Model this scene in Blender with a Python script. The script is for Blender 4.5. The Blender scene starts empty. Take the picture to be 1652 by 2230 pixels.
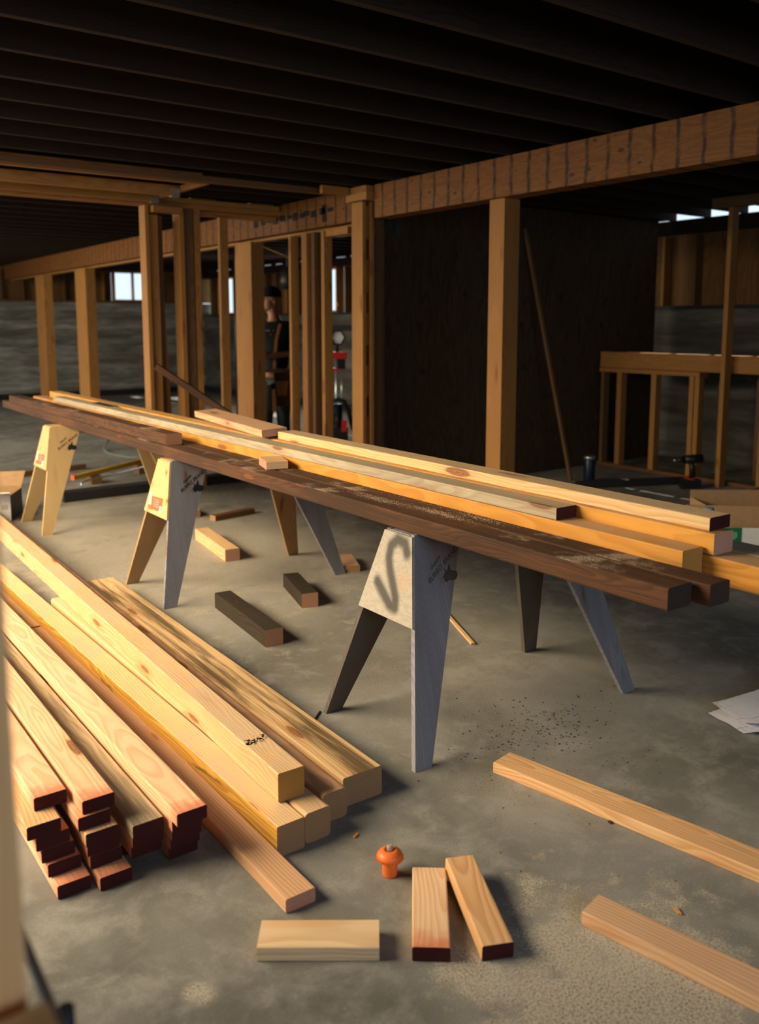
import bpy, bmesh, math, random
from mathutils import Vector, Matrix, Euler
R = math.radians
scene = bpy.context.scene
C = scene.collection
random.seed(7)

# ---------------------------------------------------------------- camera
cam_d = bpy.data.cameras.new('camera'); cam = bpy.data.objects.new('camera', cam_d); C.objects.link(cam)
scene.camera = cam
cam_d.lens = 28.0; cam_d.sensor_fit = 'HORIZONTAL'; cam_d.sensor_width = 28.0 * 1652 / 1910.0
cam_d.shift_y = -155.0 / 1652.0
cam_d.clip_start = 0.05; cam_d.clip_end = 200
cam.location = (0, 0, 1.52)
cam.rotation_euler = (R(90) - math.atan(255 / 1910.0), 0, R(-36))
cam_d.dof.use_dof = True; cam_d.dof.focus_distance = 3.3; cam_d.dof.aperture_fstop = 2.0

# ---------------------------------------------------------------- world, lights, exposure
w = bpy.data.worlds.new('daylight'); scene.world = w; w.use_nodes = True
bg = w.node_tree.nodes['Background']; bg.inputs[0].default_value = (0.72, 0.87, 1.0, 1); bg.inputs[1].default_value = 1.2
scene.view_settings.view_transform = 'Standard'; scene.view_settings.look = 'None'
scene.view_settings.gamma = 1; scene.view_settings.use_curve_mapping = False
scene.view_settings.exposure = 0.0

def area(name, loc, target, sx, sy, power, col, spread=180):
    l = bpy.data.lights.new(name, 'AREA'); l.shape = 'RECTANGLE'; l.size = sx; l.size_y = sy
    l.energy = power; l.color = col; l.spread = R(spread)
    o = bpy.data.objects.new(name, l); C.objects.link(o); o.location = loc
    d = Vector(target) - Vector(loc); o.rotation_euler = d.to_track_quat('-Z', 'Y').to_euler()
    return o
# daylight falling in from the open left side (warm) and from the open end behind the camera (cool)
area('left_sky_daylight', (-2.2, 5.3, 3.0), (1.2, 4.7, 0.2), 5.2, 1.7, 415, (1.0, 0.80, 0.52), 124)
area('left_sky_daylight_far', (-2.4, 12.0, 2.3), (3.0, 12.0, 0.4), 5.0, 1.0, 210, (1.0, 0.84, 0.60), 120)
area('back_opening_daylight', (1.2, -2.6, 1.9), (2.2, 3.0, 0.3), 2.6, 1.2, 34, (0.66, 0.80, 1.0), 130)
area('far_window_daylight', (8.45, 13.4, 2.1), (5.2, 13.0, 0.3), 0.6, 0.8, 40, (1.0, 0.9, 0.75), 150)
sun_d = bpy.data.lights.new('sun', 'SUN'); sun_d.energy = 7; sun_d.angle = R(0.6); sun_d.color = (1, 0.93, 0.8)
sun = bpy.data.objects.new('sun', sun_d); C.objects.link(sun)
sun.rotation_euler = Vector((-1.5, -0.55, -2.15)).to_track_quat('-Z', 'Y').to_euler()

# ---------------------------------------------------------------- node helper
class NT:
    def __init__(s, name):
        s.m = bpy.data.materials.new(name); s.m.use_nodes = True; s.t = s.m.node_tree
        s.b = s.t.nodes['Principled BSDF']; s.b.inputs['Specular IOR Level'].default_value = 0.3
    def n(s, typ, **k):
        x = s.t.nodes.new(typ)
        for a, v in k.items(): setattr(x, a, v)
        return x
    def put(s, sock, v):
        if hasattr(v, 'is_output') or isinstance(v, bpy.types.NodeSocket): s.t.links.new(v, sock)
        elif v is not None:
            sock.default_value = v
    def math(s, op, a, b=None, c=None, clamp=False):
        x = s.n('ShaderNodeMath', operation=op, use_clamp=clamp)
        for i, v in enumerate((a, b, c)):
            if v is not None: s.put(x.inputs[i], v)
        return x.outputs[0]
    def vm(s, op, a, b=None, scale=None):
        x = s.n('ShaderNodeVectorMath', operation=op); s.put(x.inputs[0], a)
        if b is not None: s.put(x.inputs[1], b)
        if scale is not None: s.put(x.inputs['Scale'], scale)
        return x.outputs['Value'] if op in ('LENGTH', 'DISTANCE', 'DOT_PRODUCT') else x.outputs[0]
    def noise(s, v, scale=1, detail=3, rough=.5, dist=0):
        x = s.n('ShaderNodeTexNoise'); s.put(x.inputs['Vector'], v)
        x.inputs['Scale'].default_value = scale; x.inputs['Detail'].default_value = detail
        x.inputs['Roughness'].default_value = rough; x.inputs['Distortion'].default_value = dist
        return x.outputs['Fac']
    def vor(s, v, scale=1, feature='F1'):
        x = s.n('ShaderNodeTexVoronoi', feature=feature); s.put(x.inputs['Vector'], v); x.inputs['Scale'].default_value = scale
        return x.outputs['Distance']
    def mr(s, v, a, b, c=0., d=1.):
        x = s.n('ShaderNodeMapRange'); x.interpolation_type = 'SMOOTHSTEP'; s.put(x.inputs['Value'], v)
        for i, q in zip(('From Min', 'From Max', 'To Min', 'To Max'), (a, b, c, d)): x.inputs[i].default_value = q
        return x.outputs[0]
    def mix(s, f, a, b, mode='MIX'):
        x = s.n('ShaderNodeMix', data_type='RGBA', blend_type=mode); s.put(x.inputs[0], f)
        for i, v in ((6, a), (7, b)):
            if isinstance(v, tuple): v = (*v[:3], 1)
            s.put(x.inputs[i], v)
        return x.outputs[2]
    def xyz(s, v):
        x = s.n('ShaderNodeSeparateXYZ'); s.put(x.inputs[0], v); return x.outputs
    def comb(s, a, b, c):
        x = s.n('ShaderNodeCombineXYZ')
        for i, v in enumerate((a, b, c)): s.put(x.inputs[i], v)
        return x.outputs[0]
    def obj(s): return s.n('ShaderNodeTexCoord').outputs['Object']
    def rnd(s): return s.n('ShaderNodeObjectInfo').outputs['Random']
    def up(s):
        return s.xyz(s.n('ShaderNodeNewGeometry').outputs['Normal'])[2]
    def bump(s, h, dist, strength=1):
        x = s.n('ShaderNodeBump'); s.put(x.inputs['Height'], h); x.inputs['Distance'].default_value = dist
        x.inputs['Strength'].default_value = strength; s.t.links.new(x.outputs[0], s.b.inputs['Normal'])
    def out(s, col, rough=.6):
        if isinstance(col, tuple): col = (*col[:3], 1)
        s.put(s.b.inputs['Base Color'], col); s.put(s.b.inputs['Roughness'], rough); return s.m

def flat(name, col, rough=.6, metal=0, spec=None):
    t = NT(name); t.b.inputs['Metallic'].default_value = metal
    if spec is not None: t.b.inputs['Specular IOR Level'].default_value = spec
    p = t.obj(); f = t.noise(p, 30, 3)
    c = t.mix(f, tuple(x * .8 for x in col), tuple(min(1, x * 1.15) for x in col))
    return t.out(c, rough)

def wood(name, light, dark, ring=130, knots=1.0, rough=.62, dust=0., weather=0., wcol=(.10, .09, .07), stain=None, stain_amt=0., red=False, ringc=.55, tint=.12, amber=False):
    """solid wood: growth rings round a pith line running along local x, so faces show grain and ends show arcs"""
    t = NT(name); p = t.obj(); r = t.rnd()
    off = t.comb(t.math('MULTIPLY', r, 37.), t.math('MULTIPLY_ADD', t.math('FRACT', t.math('MULTIPLY', r, 7.3)), .12, -.02),
                 t.math('MULTIPLY_ADD', t.math('FRACT', t.math('MULTIPLY', r, 13.7)), -.16, .02))
    q = t.vm('ADD', p, off)
    lo = t.noise(t.vm('MULTIPLY', q, (1.3, 7, 7)), 1, 2, .5)
    lo2 = t.noise(t.vm('MULTIPLY', t.vm('ADD', q, (5, 3, 1)), (1.9, 5, 5)), 1, 2, .5)
    x, y, z = t.xyz(q)
    yy = t.math('ADD', y, t.math('MULTIPLY_ADD', lo, .09, -.045))
    zz = t.math('ADD', z, t.math('MULTIPLY_ADD', lo2, .09, -.045))
    rad = t.math('SQRT', t.math('ADD', t.math('MULTIPLY', yy, yy), t.math('MULTIPLY', zz, zz)))
    fr = t.math('FRACT', t.math('MULTIPLY', rad, float(ring)))
    band = t.math('MULTIPLY', t.mr(fr, .15, .8), t.mr(fr, 1.0, .86))
    fib = t.noise(t.vm('MULTIPLY', q, (5, 260, 260)), 1, 3, .6)
    patch = t.noise(t.vm('MULTIPLY', q, (2.2, 9, 9)), 1, 3, .6)
    f = t.math('ADD', t.math('MULTIPLY', band, ringc), t.math('MULTIPLY_ADD', fib, .5, -.12), clamp=True)
    col = t.mix(f, light, dark)
    col = t.mix(t.mr(patch, .45, .8, 0, .35), col, tuple(min(.9, a * 1.25) for a in light))
    if tint:   # each piece a little different
        col = t.mix(t.math('MULTIPLY', t.math('FRACT', t.math('MULTIPLY', r, 3.1)), tint * 2), col, (.62, .3, .13), 'MULTIPLY')
    if knots:
        kq = t.vm('MULTIPLY', q, (2.0, 9, 9))
        kd = t.vor(kq, 1)
        kd = t.math('ADD', kd, t.math('MULTIPLY_ADD', fib, .05, -.025))
        kr = t.math('FRACT', t.math('MULTIPLY', kd, 26.))
        km = t.mr(kd, .10 + .06 * knots, .06 + .05 * knots)
        col = t.mix(t.math('MULTIPLY', km, .8), col, t.mix(kr, (.32, .13, .045), (.12, .045, .015)))
        halo = t.mr(kd, .30, .12, 0, .35)
        col = t.mix(halo, col, (.8, .48, .25), 'MULTIPLY')
    if stain:
        sn = t.noise(t.vm('MULTIPLY', t.vm('ADD', q, (9, 1, 4)), (.8, 15, 15)), 1, 5, .65, .4)
        col = t.mix(t.mr(sn, .62 - .25 * stain_amt, .75 - .15 * stain_amt, 0, .9), col, stain)
    if weather:
        wn = t.noise(t.vm('MULTIPLY', q, (2, 90, 90)), 1, 4, .7)
        wl = t.noise(t.vm('MULTIPLY', q, (1.5, 8, 8)), 1, 3, .6)
        col = t.mix(t.math('MULTIPLY', t.mr(t.math('MULTIPLY_ADD', wn, .5, t.math('MULTIPLY', wl, .6)), .42, .68), weather), col, wcol)
    if amber:    # resin-yellow stained side with black mould
        sd = t.xyz(t.n('ShaderNodeTexCoord').outputs['Normal'])[1]
        an = t.noise(t.vm('MULTIPLY', q, (2.2, 16, 16)), 1, 5, .65, .5)
        ac = t.mix(t.mr(an, .56, .66, 0, .85), t.mix(band, (.62, .34, .06), (.44, .21, .03)), (.12, .07, .025))
        col = t.mix(t.mr(sd, .5, .9), col, ac)
    if red:
        px = t.xyz(p)[0]
        rn = t.noise(p, 22, 3, .6)
        m = t.mr(t.math('ADD', px, t.math('MULTIPLY_ADD', rn, .08, -.04)), .075, .0)
        col = t.mix(t.math('MULTIPLY', m, .68), col, (.60, .11, .04))
    if dust:
        dn = t.noise(p, 5, 5, .65); dn2 = t.noise(p, 240, 2, .5)
        dm = t.math('MULTIPLY', t.mr(dn, .62 - .32 * dust, .72 - .18 * dust), t.mr(dn2, .3, .62))
        dm = t.math('MULTIPLY', dm, t.mr(t.up(), .6, .9))
        col = t.mix(t.math('MULTIPLY', dm, .85), col, (.52, .40, .27))
    t.bump(t.math('ADD', t.math('MULTIPLY', fib, .6), t.math('MULTIPLY', band, .4)), .0012, .6)
    return t.out(col, rough)

M = {}
M['fir_bright'] = wood('fir_bright', (.85, .50, .22), (.70, .36, .13), 105, .3, tint=0)
M['fir'] = wood('fir', (.80, .52, .27), (.56, .29, .11), 105, .8)
M['fir_dusty'] = wood('fir_dusty', (.72, .46, .24), (.54, .29, .12), 130, .5, dust=.75, tint=.05)
M['fir_amber'] = wood('fir_amber', (.76, .37, .065), (.55, .23, .03), 95, .7, stain=(.25, .13, .03), stain_amt=.35, dust=.8)
M['fir_pink'] = wood('fir_pink', (.84, .56, .34), (.66, .36, .18), 90, .9, red=True, tint=.04)
M['fir_twotone'] = wood('fir_twotone', (.80, .53, .28), (.58, .31, .12), 130, .6, dust=.6, amber=True, tint=0)
M['fir_wide'] = wood('fir_wide', (.52, .34, .18), (.34, .19, .08), 110, .8)
M['fir_pinkish'] = wood('fir_pinkish', (.70, .44, .26), (.50, .27, .13), 90, .9)
M['fir_pale'] = wood('fir_pale', (.82, .62, .36), (.62, .40, .18), 150, .9, dust=.7)
M['fir_knotty'] = wood('fir_knotty', (.84, .60, .31), (.66, .38, .13), 110, 1.6, dust=.95)
M['fir_mould'] = wood('fir_mould', (.72, .52, .28), (.50, .31, .13), 110, .8, stain=(.07, .042, .02), stain_amt=.7)
M['fir_weather'] = wood('fir_weather', (.72, .56, .34), (.42, .30, .16), 95, 1.0, weather=.75)
M['grey_board'] = wood('grey_board', (.54, .43, .28), (.40, .30, .18), 150, .5, weather=.35, dust=.5, tint=0)
M['treated'] = wood('brown_treated', (.13, .052, .020), (.055, .022, .009), 200, .4, rough=.8, dust=.28, weather=.7, wcol=(.028, .016, .009), tint=0)
M['treated_offcut'] = wood('treated_offcut', (.045, .028, .014), (.016, .011, .006), 200, .2, rough=.85, dust=0, weather=.5, wcol=(.012, .009, .006), tint=0)
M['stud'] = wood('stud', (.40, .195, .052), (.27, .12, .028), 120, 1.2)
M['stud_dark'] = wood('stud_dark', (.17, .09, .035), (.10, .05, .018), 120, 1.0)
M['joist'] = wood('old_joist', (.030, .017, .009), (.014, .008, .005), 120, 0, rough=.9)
M['horse_pale'] = wood('horse_pale', (.62, .44, .20), (.50, .32, .13), 120, .3, tint=.05)
M['horse_brown'] = wood('horse_brown', (.42, .25, .11), (.27, .15, .06), 120, .6, tint=0)
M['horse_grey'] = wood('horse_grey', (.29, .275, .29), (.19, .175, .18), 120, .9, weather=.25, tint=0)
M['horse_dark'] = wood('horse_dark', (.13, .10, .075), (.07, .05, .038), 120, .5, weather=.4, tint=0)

def endgrain(name, light, dark, ring=190):
    t = NT(name); p = t.obj(); r = t.rnd()
    x, y, z = t.xyz(p)
    yy = t.math('ADD', y, t.math('MULTIPLY_ADD', t.math('FRACT', t.math('MULTIPLY', r, 7.3)), .10, -.05))
    zz = t.math('ADD', z, t.math('MULTIPLY_ADD', t.math('FRACT', t.math('MULTIPLY', r, 13.7)), .06, .01))
    rad = t.math('SQRT', t.math('ADD', t.math('MULTIPLY', yy, yy), t.math('MULTIPLY', zz, zz)))
    fr = t.math('FRACT', t.math('MULTIPLY', t.math('ADD', rad, t.math('MULTIPLY', t.noise(p, 14, 2), .01)), float(ring)))
    c = t.mix(t.math('MULTIPLY', t.mr(fr, .2, .85), .8), light, dark)
    c = t.mix(t.mr(t.noise(p, 300, 2), .4, .7, 0, .3), c, dark)
    return t.out(c, .8)
M['end_fir'] = endgrain('end_grain_fir', (.42, .25, .12), (.22, .11, .05))
M['end_amber'] = endgrain('end_grain_amber', (.45, .24, .05), (.30, .14, .03))
M['end_pink'] = endgrain('end_grain_pink', (.62, .34, .22), (.30, .12, .07), 150)
M['end_dark'] = endgrain('end_grain_dark', (.05, .028, .018), (.02, .012, .008))
M['end_treated'] = endgrain('end_grain_treated', (.52, .27, .15), (.38, .18, .09))
def redmat():
    t = NT('red_end_paint'); p = t.obj()
    f = t.noise(p, 40, 4, .6); c = t.mix(f, (.026, .0025, .002), (.060, .006, .0045))
    return t.out(c, .8)
M['red'] = redmat()

def concrete_floor():
    t = NT('concrete_slab'); p = t.obj()
    a = t.noise(p, 1.1, 6, .62, .6); b = t.noise(p, 6, 6, .7, .3); g = t.noise(p, 160, 3, .6); h = t.noise(t.vm('ADD', p, (3, 8, 0)), 2.6, 5, .6, 1.2)
    col = t.mix(t.mr(a, .30, .68), (.118, .114, .099), (.240, .232, .208))
    col = t.mix(t.mr(b, .42, .68, 0, .55), col, (.36, .345, .305))
    col = t.mix(t.mr(h, .55, .75, 0, .55), col, (.12, .112, .095))
    col = t.mix(t.mr(g, .35, .7, 0, .25), col, (.10, .09, .075))
    # sawdust: thin grains everywhere, thicker drifts near the cutting spots
    x, y, z = t.xyz(p); flatp = t.comb(x, y, 0.)
    drift = t.noise(t.vm('ADD', p, (17, 2, 0)), 1.6, 6, .68, .8)
    acc = t.mr(drift, .60, .78, 0, .5)
    for cx, cy, rr, k in ((1.55, 1.18, .42, 1.3), (1.32, 1.36, .16, 1.1), (1.25, 1.12, .25, 1.1), (2.4, 5.4, 1.9, 1.0), (1.8, 6.6, 1.5, .8), (2.1, 4.2, .8, .6), (.74, 1.72, .05, 1.), (.82, 1.36, .05, 1.1), (.70, 1.50, .06, .9), (1.66, 1.28, .22, .7), (2.6, 2.9, .9, .35), (2.0, 1.9, .3, .3), (3.0, 4.6, .5, .4)):
        d = t.vm('DISTANCE', flatp, (cx, cy, 0.))
        acc = t.math('MAXIMUM', acc, t.mr(t.math('ADD', t.math('DIVIDE', d, rr), t.math('MULTIPLY_ADD', b, 3.0, -1.5)), 1.05, .35, 0, k))
    grain = t.math('MULTIPLY', t.mr(t.noise(p, 420, 2, .5), .35, .55), t.mr(t.noise(p, 170, 3, .6), .36, .54))
    col = t.mix(t.math('MULTIPLY', t.math('MULTIPLY', acc, grain), .9), col, (.54, .47, .36))
    sp = t.mr(t.vor(p, 55), .10, .05)
    col = t.mix(t.math('MULTIPLY', sp, .5), col, (.5, .4, .27))
    t.bump(t.math('ADD', t.math('MULTIPLY', b, .5), t.math('MULTIPLY', g, .35)), .002, .5)
    return t.out(col, t.mr(a, .3, .7, .62, .80))
M['floor'] = concrete_floor()

def concrete_wall(nm='board_formed_concrete', k=1.):
    t = NT(nm); p = t.obj()
    x, y, z = t.xyz(p)
    a = t.noise(t.vm('MULTIPLY', p, (.9, .9, 6)), 1, 5, .65, .3); b = t.noise(t.vm('MULTIPLY', p, (3, 3, 22)), 1, 4, .6)
    col = t.mix(t.mr(a, .35, .68), (.15 * k, .14 * k, .115 * k), (.38 * k, .36 * k, .31 * k))
    col = t.mix(t.mr(b, .4, .75, 0, .5), col, (.12, .11, .09))
    col = t.mix(t.math('MULTIPLY', t.rnd(), .5), col, (.30, .28, .24), 'MULTIPLY')
    t.bump(b, .004, .5)
    return t.out(col, .85)
M['concrete'] = concrete_wall('board_formed_concrete', 1.25); M['concrete_shaded'] = concrete_wall('shaded_concrete', .42)  # second is a darker copy: the right wall's shade put into its colour

def plywood(name, light, dark, vertical=True, knots=1):
    t = NT(name); p = t.obj()
    q = t.vm('MULTIPLY', p, (5, 5, .7) if vertical else (.7, .7, 6))
    n = t.noise(q, 1, 3, .5, .9)
    wv = t.math('FRACT', t.math('MULTIPLY', n, 13.))
    f = t.math('MULTIPLY', t.mr(wv, .1, .8), t.mr(wv, 1, .85))
    col = t.mix(t.math('MULTIPLY', f, .8), light, dark)
    k = t.vor(t.vm('MULTIPLY', p, (4.5, 4.5, 2.6)), 1)
    col = t.mix(t.mr(k, .13, .05, 0, .8 * knots), col, tuple(c * .25 for c in dark))
    t.bump(f, .0008, .5)
    return t.out(col, .75)
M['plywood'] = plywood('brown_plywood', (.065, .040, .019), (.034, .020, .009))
M['sheathing'] = plywood('sheathing_plywood', (.20, .10, .03), (.13, .06, .017), True, .6)

def beam_mat():
    t = NT('stained_beam'); p = t.obj(); x, y, z = t.xyz(p)
    q = t.vm('MULTIPLY', p, (1.6, 9, 9)); n = t.noise(q, 1, 4, .6, .8)
    wv = t.math('FRACT', t.math('MULTIPLY', n, 9.))
    col = t.mix(t.math('MULTIPLY', t.mr(wv, .2, .9), .6), (.21, .078, .014), (.12, .042, .008))
    wob = t.math('MULTIPLY_ADD', t.noise(p, 7, 4, .6), .05, -.025)
    s = t.math('FRACT', t.math('DIVIDE', t.math('ADD', x, wob), .1635))
    st = t.math('MULTIPLY', t.mr(s, .36, .46), t.mr(s, .62, .53))
    st = t.math('MULTIPLY', st, t.mr(t.noise(p, 13, 3), .3, .6, .45, 1.))
    col = t.mix(t.math('MULTIPLY', st, .92), col, (.018, .011, .006))
    k = t.vor(t.vm('MULTIPLY', p, (5, 5, 9)), 1)
    col = t.mix(t.mr(k, .14, .09, 0, .85), col, (.03, .018, .01))
    return t.out(col, .6)
M['beam'] = beam_mat()

def gusset_spray():
    """plywood end plate with a soft black spray-paint mark (local y,z)"""
    t = NT('sprayed_plywood'); p = t.obj(); x, y, z = t.xyz(p)
    n = t.noise(t.vm('MULTIPLY', p, (4, 6, 14)), 1, 4, .6, 1.2)
    wv = t.math('FRACT', t.math('MULTIPLY', n, 8.))
    col = t.mix(t.math('MULTIPLY', t.mr(wv, .2, .9), .45), (.42, .37, .30), (.30, .25, .19))
    kn = t.vm('DISTANCE', t.vm('MULTIPLY', p, (0, 1, 1)), (0, -.075, .60))
    col = t.mix(t.math('MULTIPLY', t.mr(kn, .045, .03), .5), col, t.mix(t.math('FRACT', t.math('MULTIPLY', kn, 130.)), (.52, .36, .22), (.40, .27, .16)))
    pts = [(-.070, .700), (-.050, .732), (-.005, .738), (.028, .708), (.030, .665), (.010, .620), (-.020, .575), (-.045, .535), (-.050, .500), (-.015, .505), (.035, .540), (.075, .568)]
    acc = None
    P2 = t.comb(0., y, z)
    for (a, b), (c, d) in zip(pts[:-1], pts[1:]):
        A = Vector((0, a, b)); D = Vector((0, c, d)) - A; L2 = D.dot(D)
        pa = t.vm('SUBTRACT', P2, tuple(A)); h = t.math('DIVIDE', t.vm('DOT_PRODUCT', pa, tuple(D)), L2, clamp=True)
        sc = t.n('ShaderNodeVectorMath', operation='SCALE'); sc.inputs[0].default_value = tuple(D); t.put(sc.inputs['Scale'], h)
        dd = t.vm('LENGTH', t.vm('SUBTRACT', pa, sc.outputs[0]))
        acc = dd if acc is None else t.math('MINIMUM', acc, dd)
    m = t.mr(t.math('ADD', acc, t.math('MULTIPLY_ADD', t.noise(p, 400, 2), .012, -.006)), .036, .008, 0, .88)
    col = t.mix(m, col, (.035, .035, .032))
    return t.out(col, .7)
M['spray'] = gusset_spray()
M['black'] = flat('black_plastic', (.012, .012, .013), .4)
M['ink'] = flat('black_ink', (.012, .012, .012), .7)
M['inkbrown'] = flat('brown_branding', (.095, .07, .055), .7)
M['orange'] = flat('orange_cap_plastic', (.80, .17, .03), .4)
M['orange_label'] = flat('orange_label', (.72, .13, .03), .5)
M['white'] = flat('white_label', (.78, .78, .76), .6)
M['grey_text'] = flat('grey_print', (.35, .30, .28), .6)
M['steel'] = flat('steel', (.5, .5, .5), .35, .9)
M['red_plastic'] = flat('red_plastic', (.55, .02, .02), .4)
M['black_rubber'] = flat('dark_rubber', (.02, .02, .025), .5)
M['blue_pipe'] = flat('dark_blue_pipe', (.006, .014, .035), .35)
M['cable'] = flat('grey_green_hose', (.16, .18, .15), .5)
M['yellow'] = flat('yellow_paint', (.50, .32, .04), .5)
M['bright_yellow'] = flat('bright_yellow', (.75, .75, .05), .5)
M['cardboard'] = flat('cardboard', (.42, .25, .12), .85)
M['white_card'] = flat('white_card', (.72, .68, .60), .7)
M['green_card'] = flat('green_card', (.01, .14, .045), .6)
M['paper'] = None
M['skin'] = flat('skin', (.58, .30, .18), .5)
M['shirt'] = flat('black_shirt', (.018, .018, .022), .85)
M['jeans'] = flat('dark_work_trousers', (.07, .085, .08), .9)
M['leather'] = flat('leather_pouch', (.38, .16, .05), .7)
M['leather_dark'] = flat('dark_leather', (.09, .04, .025), .7)
M['beanie'] = flat('black_knit', (.009, .009, .011), .95)
M['blue_chalk'] = flat('blue_marker', (.01, .08, .12), .8)
M['tape'] = flat('dark_tape', (.02, .02, .02), .5)
M['dark_steel'] = flat('dark_steel', (.02, .02, .022), .6)
M['chip'] = flat('bark_chips', (.06, .03, .015), .9)
M['sawdust'] = flat('sawdust', (.62, .47, .29), .95)
M['foil'] = flat('aluminium', (.7, .72, .74), .3, .8)
def paper_mat():
    t = NT('printed_plans'); p = t.obj(); x, y, z = t.xyz(p)
    a = t.mr(t.math('ABSOLUTE', t.math('SUBTRACT', t.math('FRACT', t.math('MULTIPLY', x, 22.)), .5)), .03, .01)
    b = t.mr(t.math('ABSOLUTE', t.math('SUBTRACT', t.math('FRACT', t.math('MULTIPLY', y, 9.)), .5)), .02, .008)
    n = t.mr(t.noise(p, 8, 2), .45, .6)
    c = t.mix(t.math('MULTIPLY', t.math('MAXIMUM', a, b), t.math('MULTIPLY', n, .6)), (.66, .66, .72), (.12, .12, .2))
    return t.out(c, .75)
M['paper'] = paper_mat()

# ---------------------------------------------------------------- object helpers
def tag(o, label=None, cat=None, group=None, kind=None):
    if label: o['label'] = label
    if cat: o['category'] = cat
    if group: o['group'] = group
    if kind: o['kind'] = kind
    return o
def mesh_obj(name, bm, mats, parent=None, mat=None):
    me = bpy.data.meshes.new(name); bm.normal_update(); bm.to_mesh(me); bm.free()
    for m in (mats if isinstance(mats, (list, tuple)) else [mats]): me.materials.append(m)
    o = bpy.data.objects.new(name, me); C.objects.link(o)
    if mat is not None: o.matrix_world = mat
    if parent: attach(o, parent)
    return o
def attach(o, parent):
    o.parent = parent
    o.matrix_parent_inverse = parent.matrix_basis.inverted()
    return o
def empty(name, loc, rz=0):
    o = bpy.data.objects.new(name, None); C.objects.link(o); o.location = loc; o.rotation_euler = (0, 0, rz)
    o.empty_display_size = .1
    o.matrix_basis = Matrix.Translation(loc) @ Matrix.Rotation(rz, 4, 'Z'); return o
def prism(bm, pts, x0, x1, mi=0, endmi=0, segs=1, warp=None):
    """closed y,z outline extruded along x"""
    rows = []
    for k in range(segs + 1):
        x = x0 + (x1 - x0) * k / segs
        dy, dz = warp(x) if warp else (0, 0)
        rows.append([bm.verts.new((x, y + dy, z + dz)) for y, z in pts])
    n = len(pts)
    for a, b in zip(rows[:-1], rows[1:]):
        for i in range(n):
            f = bm.faces.new((a[i], a[(i + 1) % n], b[(i + 1) % n], b[i])); f.material_index = mi
    f = bm.faces.new(rows[0][::-1]); f.material_index = endmi
    f = bm.faces.new(rows[-1]); f.material_index = endmi
    bmesh.ops.recalc_face_normals(bm, faces=bm.faces)
def outline(w, h, r=.004):
    """rounded rectangle, y +-w/2, z 0..h"""
    o = []
    for cx, cz, a0 in ((w / 2 - r, r, -90), (w / 2 - r, h - r, 0), (-w / 2 + r, h - r, 90), (-w / 2 + r, r, 180)):
        for a in (0, 45, 90):
            o.append((cx + r * math.cos(R(a0 + a)), cz + r * math.sin(R(a0 + a))))
    return o
def bar(name, A, B, w, h, mats, r=.004, roll=0, parent=None, warp=0, segs=1):
    """A piece of lumber. A = near end, centre of its lower face; B = far end; origin at A, local x along it."""
    A = Vector(A); B = Vector(B); d = (B - A); L = d.length; x = d / L
    up = Vector((0, 0, 1)) if abs(x.z) < .8 else Vector((0, 1, 0))
    y = up.cross(x).normalized(); z = x.cross(y)
    m = Matrix((x, y, z)).transposed().to_4x4(); m = Matrix.Translation(A) @ m @ Matrix.Rotation(roll, 4, 'X')
    bm = bmesh.new()
    wf = (lambda t: (warp * math.sin(t / L * math.pi), 0)) if warp else None
    prism(bm, outline(w, h, min(r, h * .3, w * .3)), 0, L, 0, 1 if isinstance(mats, (list, tuple)) and len(mats) > 1 else 0, segs if segs > 1 else (8 if warp else 1), wf)
    return mesh_obj(name, bm, mats, parent, m)
def stud(name, x, y, z0, z1, wx, wy, mat, parent=None, x1=None, y1=None):
    """upright: footprint wx (world X) by wy (world Y) centred on x, y"""
    A = Vector((x, y, z0)); B = Vector((x1 if x1 is not None else x, y1 if y1 is not None else y, z1))
    d = B - A; L = d.length; ax = d / L
    yv = Vector((1, 0, 0)); zv = ax.cross(yv).normalized(); yv = zv.cross(ax)
    m = Matrix.Translation(A) @ Matrix((ax, yv, zv)).transposed().to_4x4()
    bm = bmesh.new(); o = [(a, b - wy / 2) for a, b in outline(wx, wy, .003)]
    prism(bm, o, 0, L); return mesh_obj(name, bm, mat, parent, m)
def box(bm, x0, x1, y0, y1, z0, z1, mi=0):
    vs = [bm.verts.new(p) for p in ((x0, y0, z0), (x1, y0, z0), (x1, y1, z0), (x0, y1, z0), (x0, y0, z1), (x1, y0, z1), (x1, y1, z1), (x0, y1, z1))]
    for f in ((0, 3, 2, 1), (4, 5, 6, 7), (0, 1, 5, 4), (1, 2, 6, 5), (2, 3, 7, 6), (3, 0, 4, 7)):
        q = bm.faces.new([vs[i] for i in f]); q.material_index = mi
    return vs
def block(name, x0, x1, y0, y1, z0, z1, mat, parent=None):
    """box with origin at its lowest corner so that object textures vary"""
    bm = bmesh.new(); box(bm, 0, x1 - x0, 0, y1 - y0, 0, z1 - z0)
    return mesh_obj(name, bm, mat, parent, Matrix.Translation((x0, y0, z0)))
def hexa(bm, p, mi=0):
    vs = [bm.verts.new(q) for q in p]
    for f in ((0, 3, 2, 1), (4, 5, 6, 7), (0, 1, 5, 4), (1, 2, 6, 5), (2, 3, 7, 6), (3, 0, 4, 7)):
        q = bm.faces.new([vs[i] for i in f]); q.material_index = mi
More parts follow.
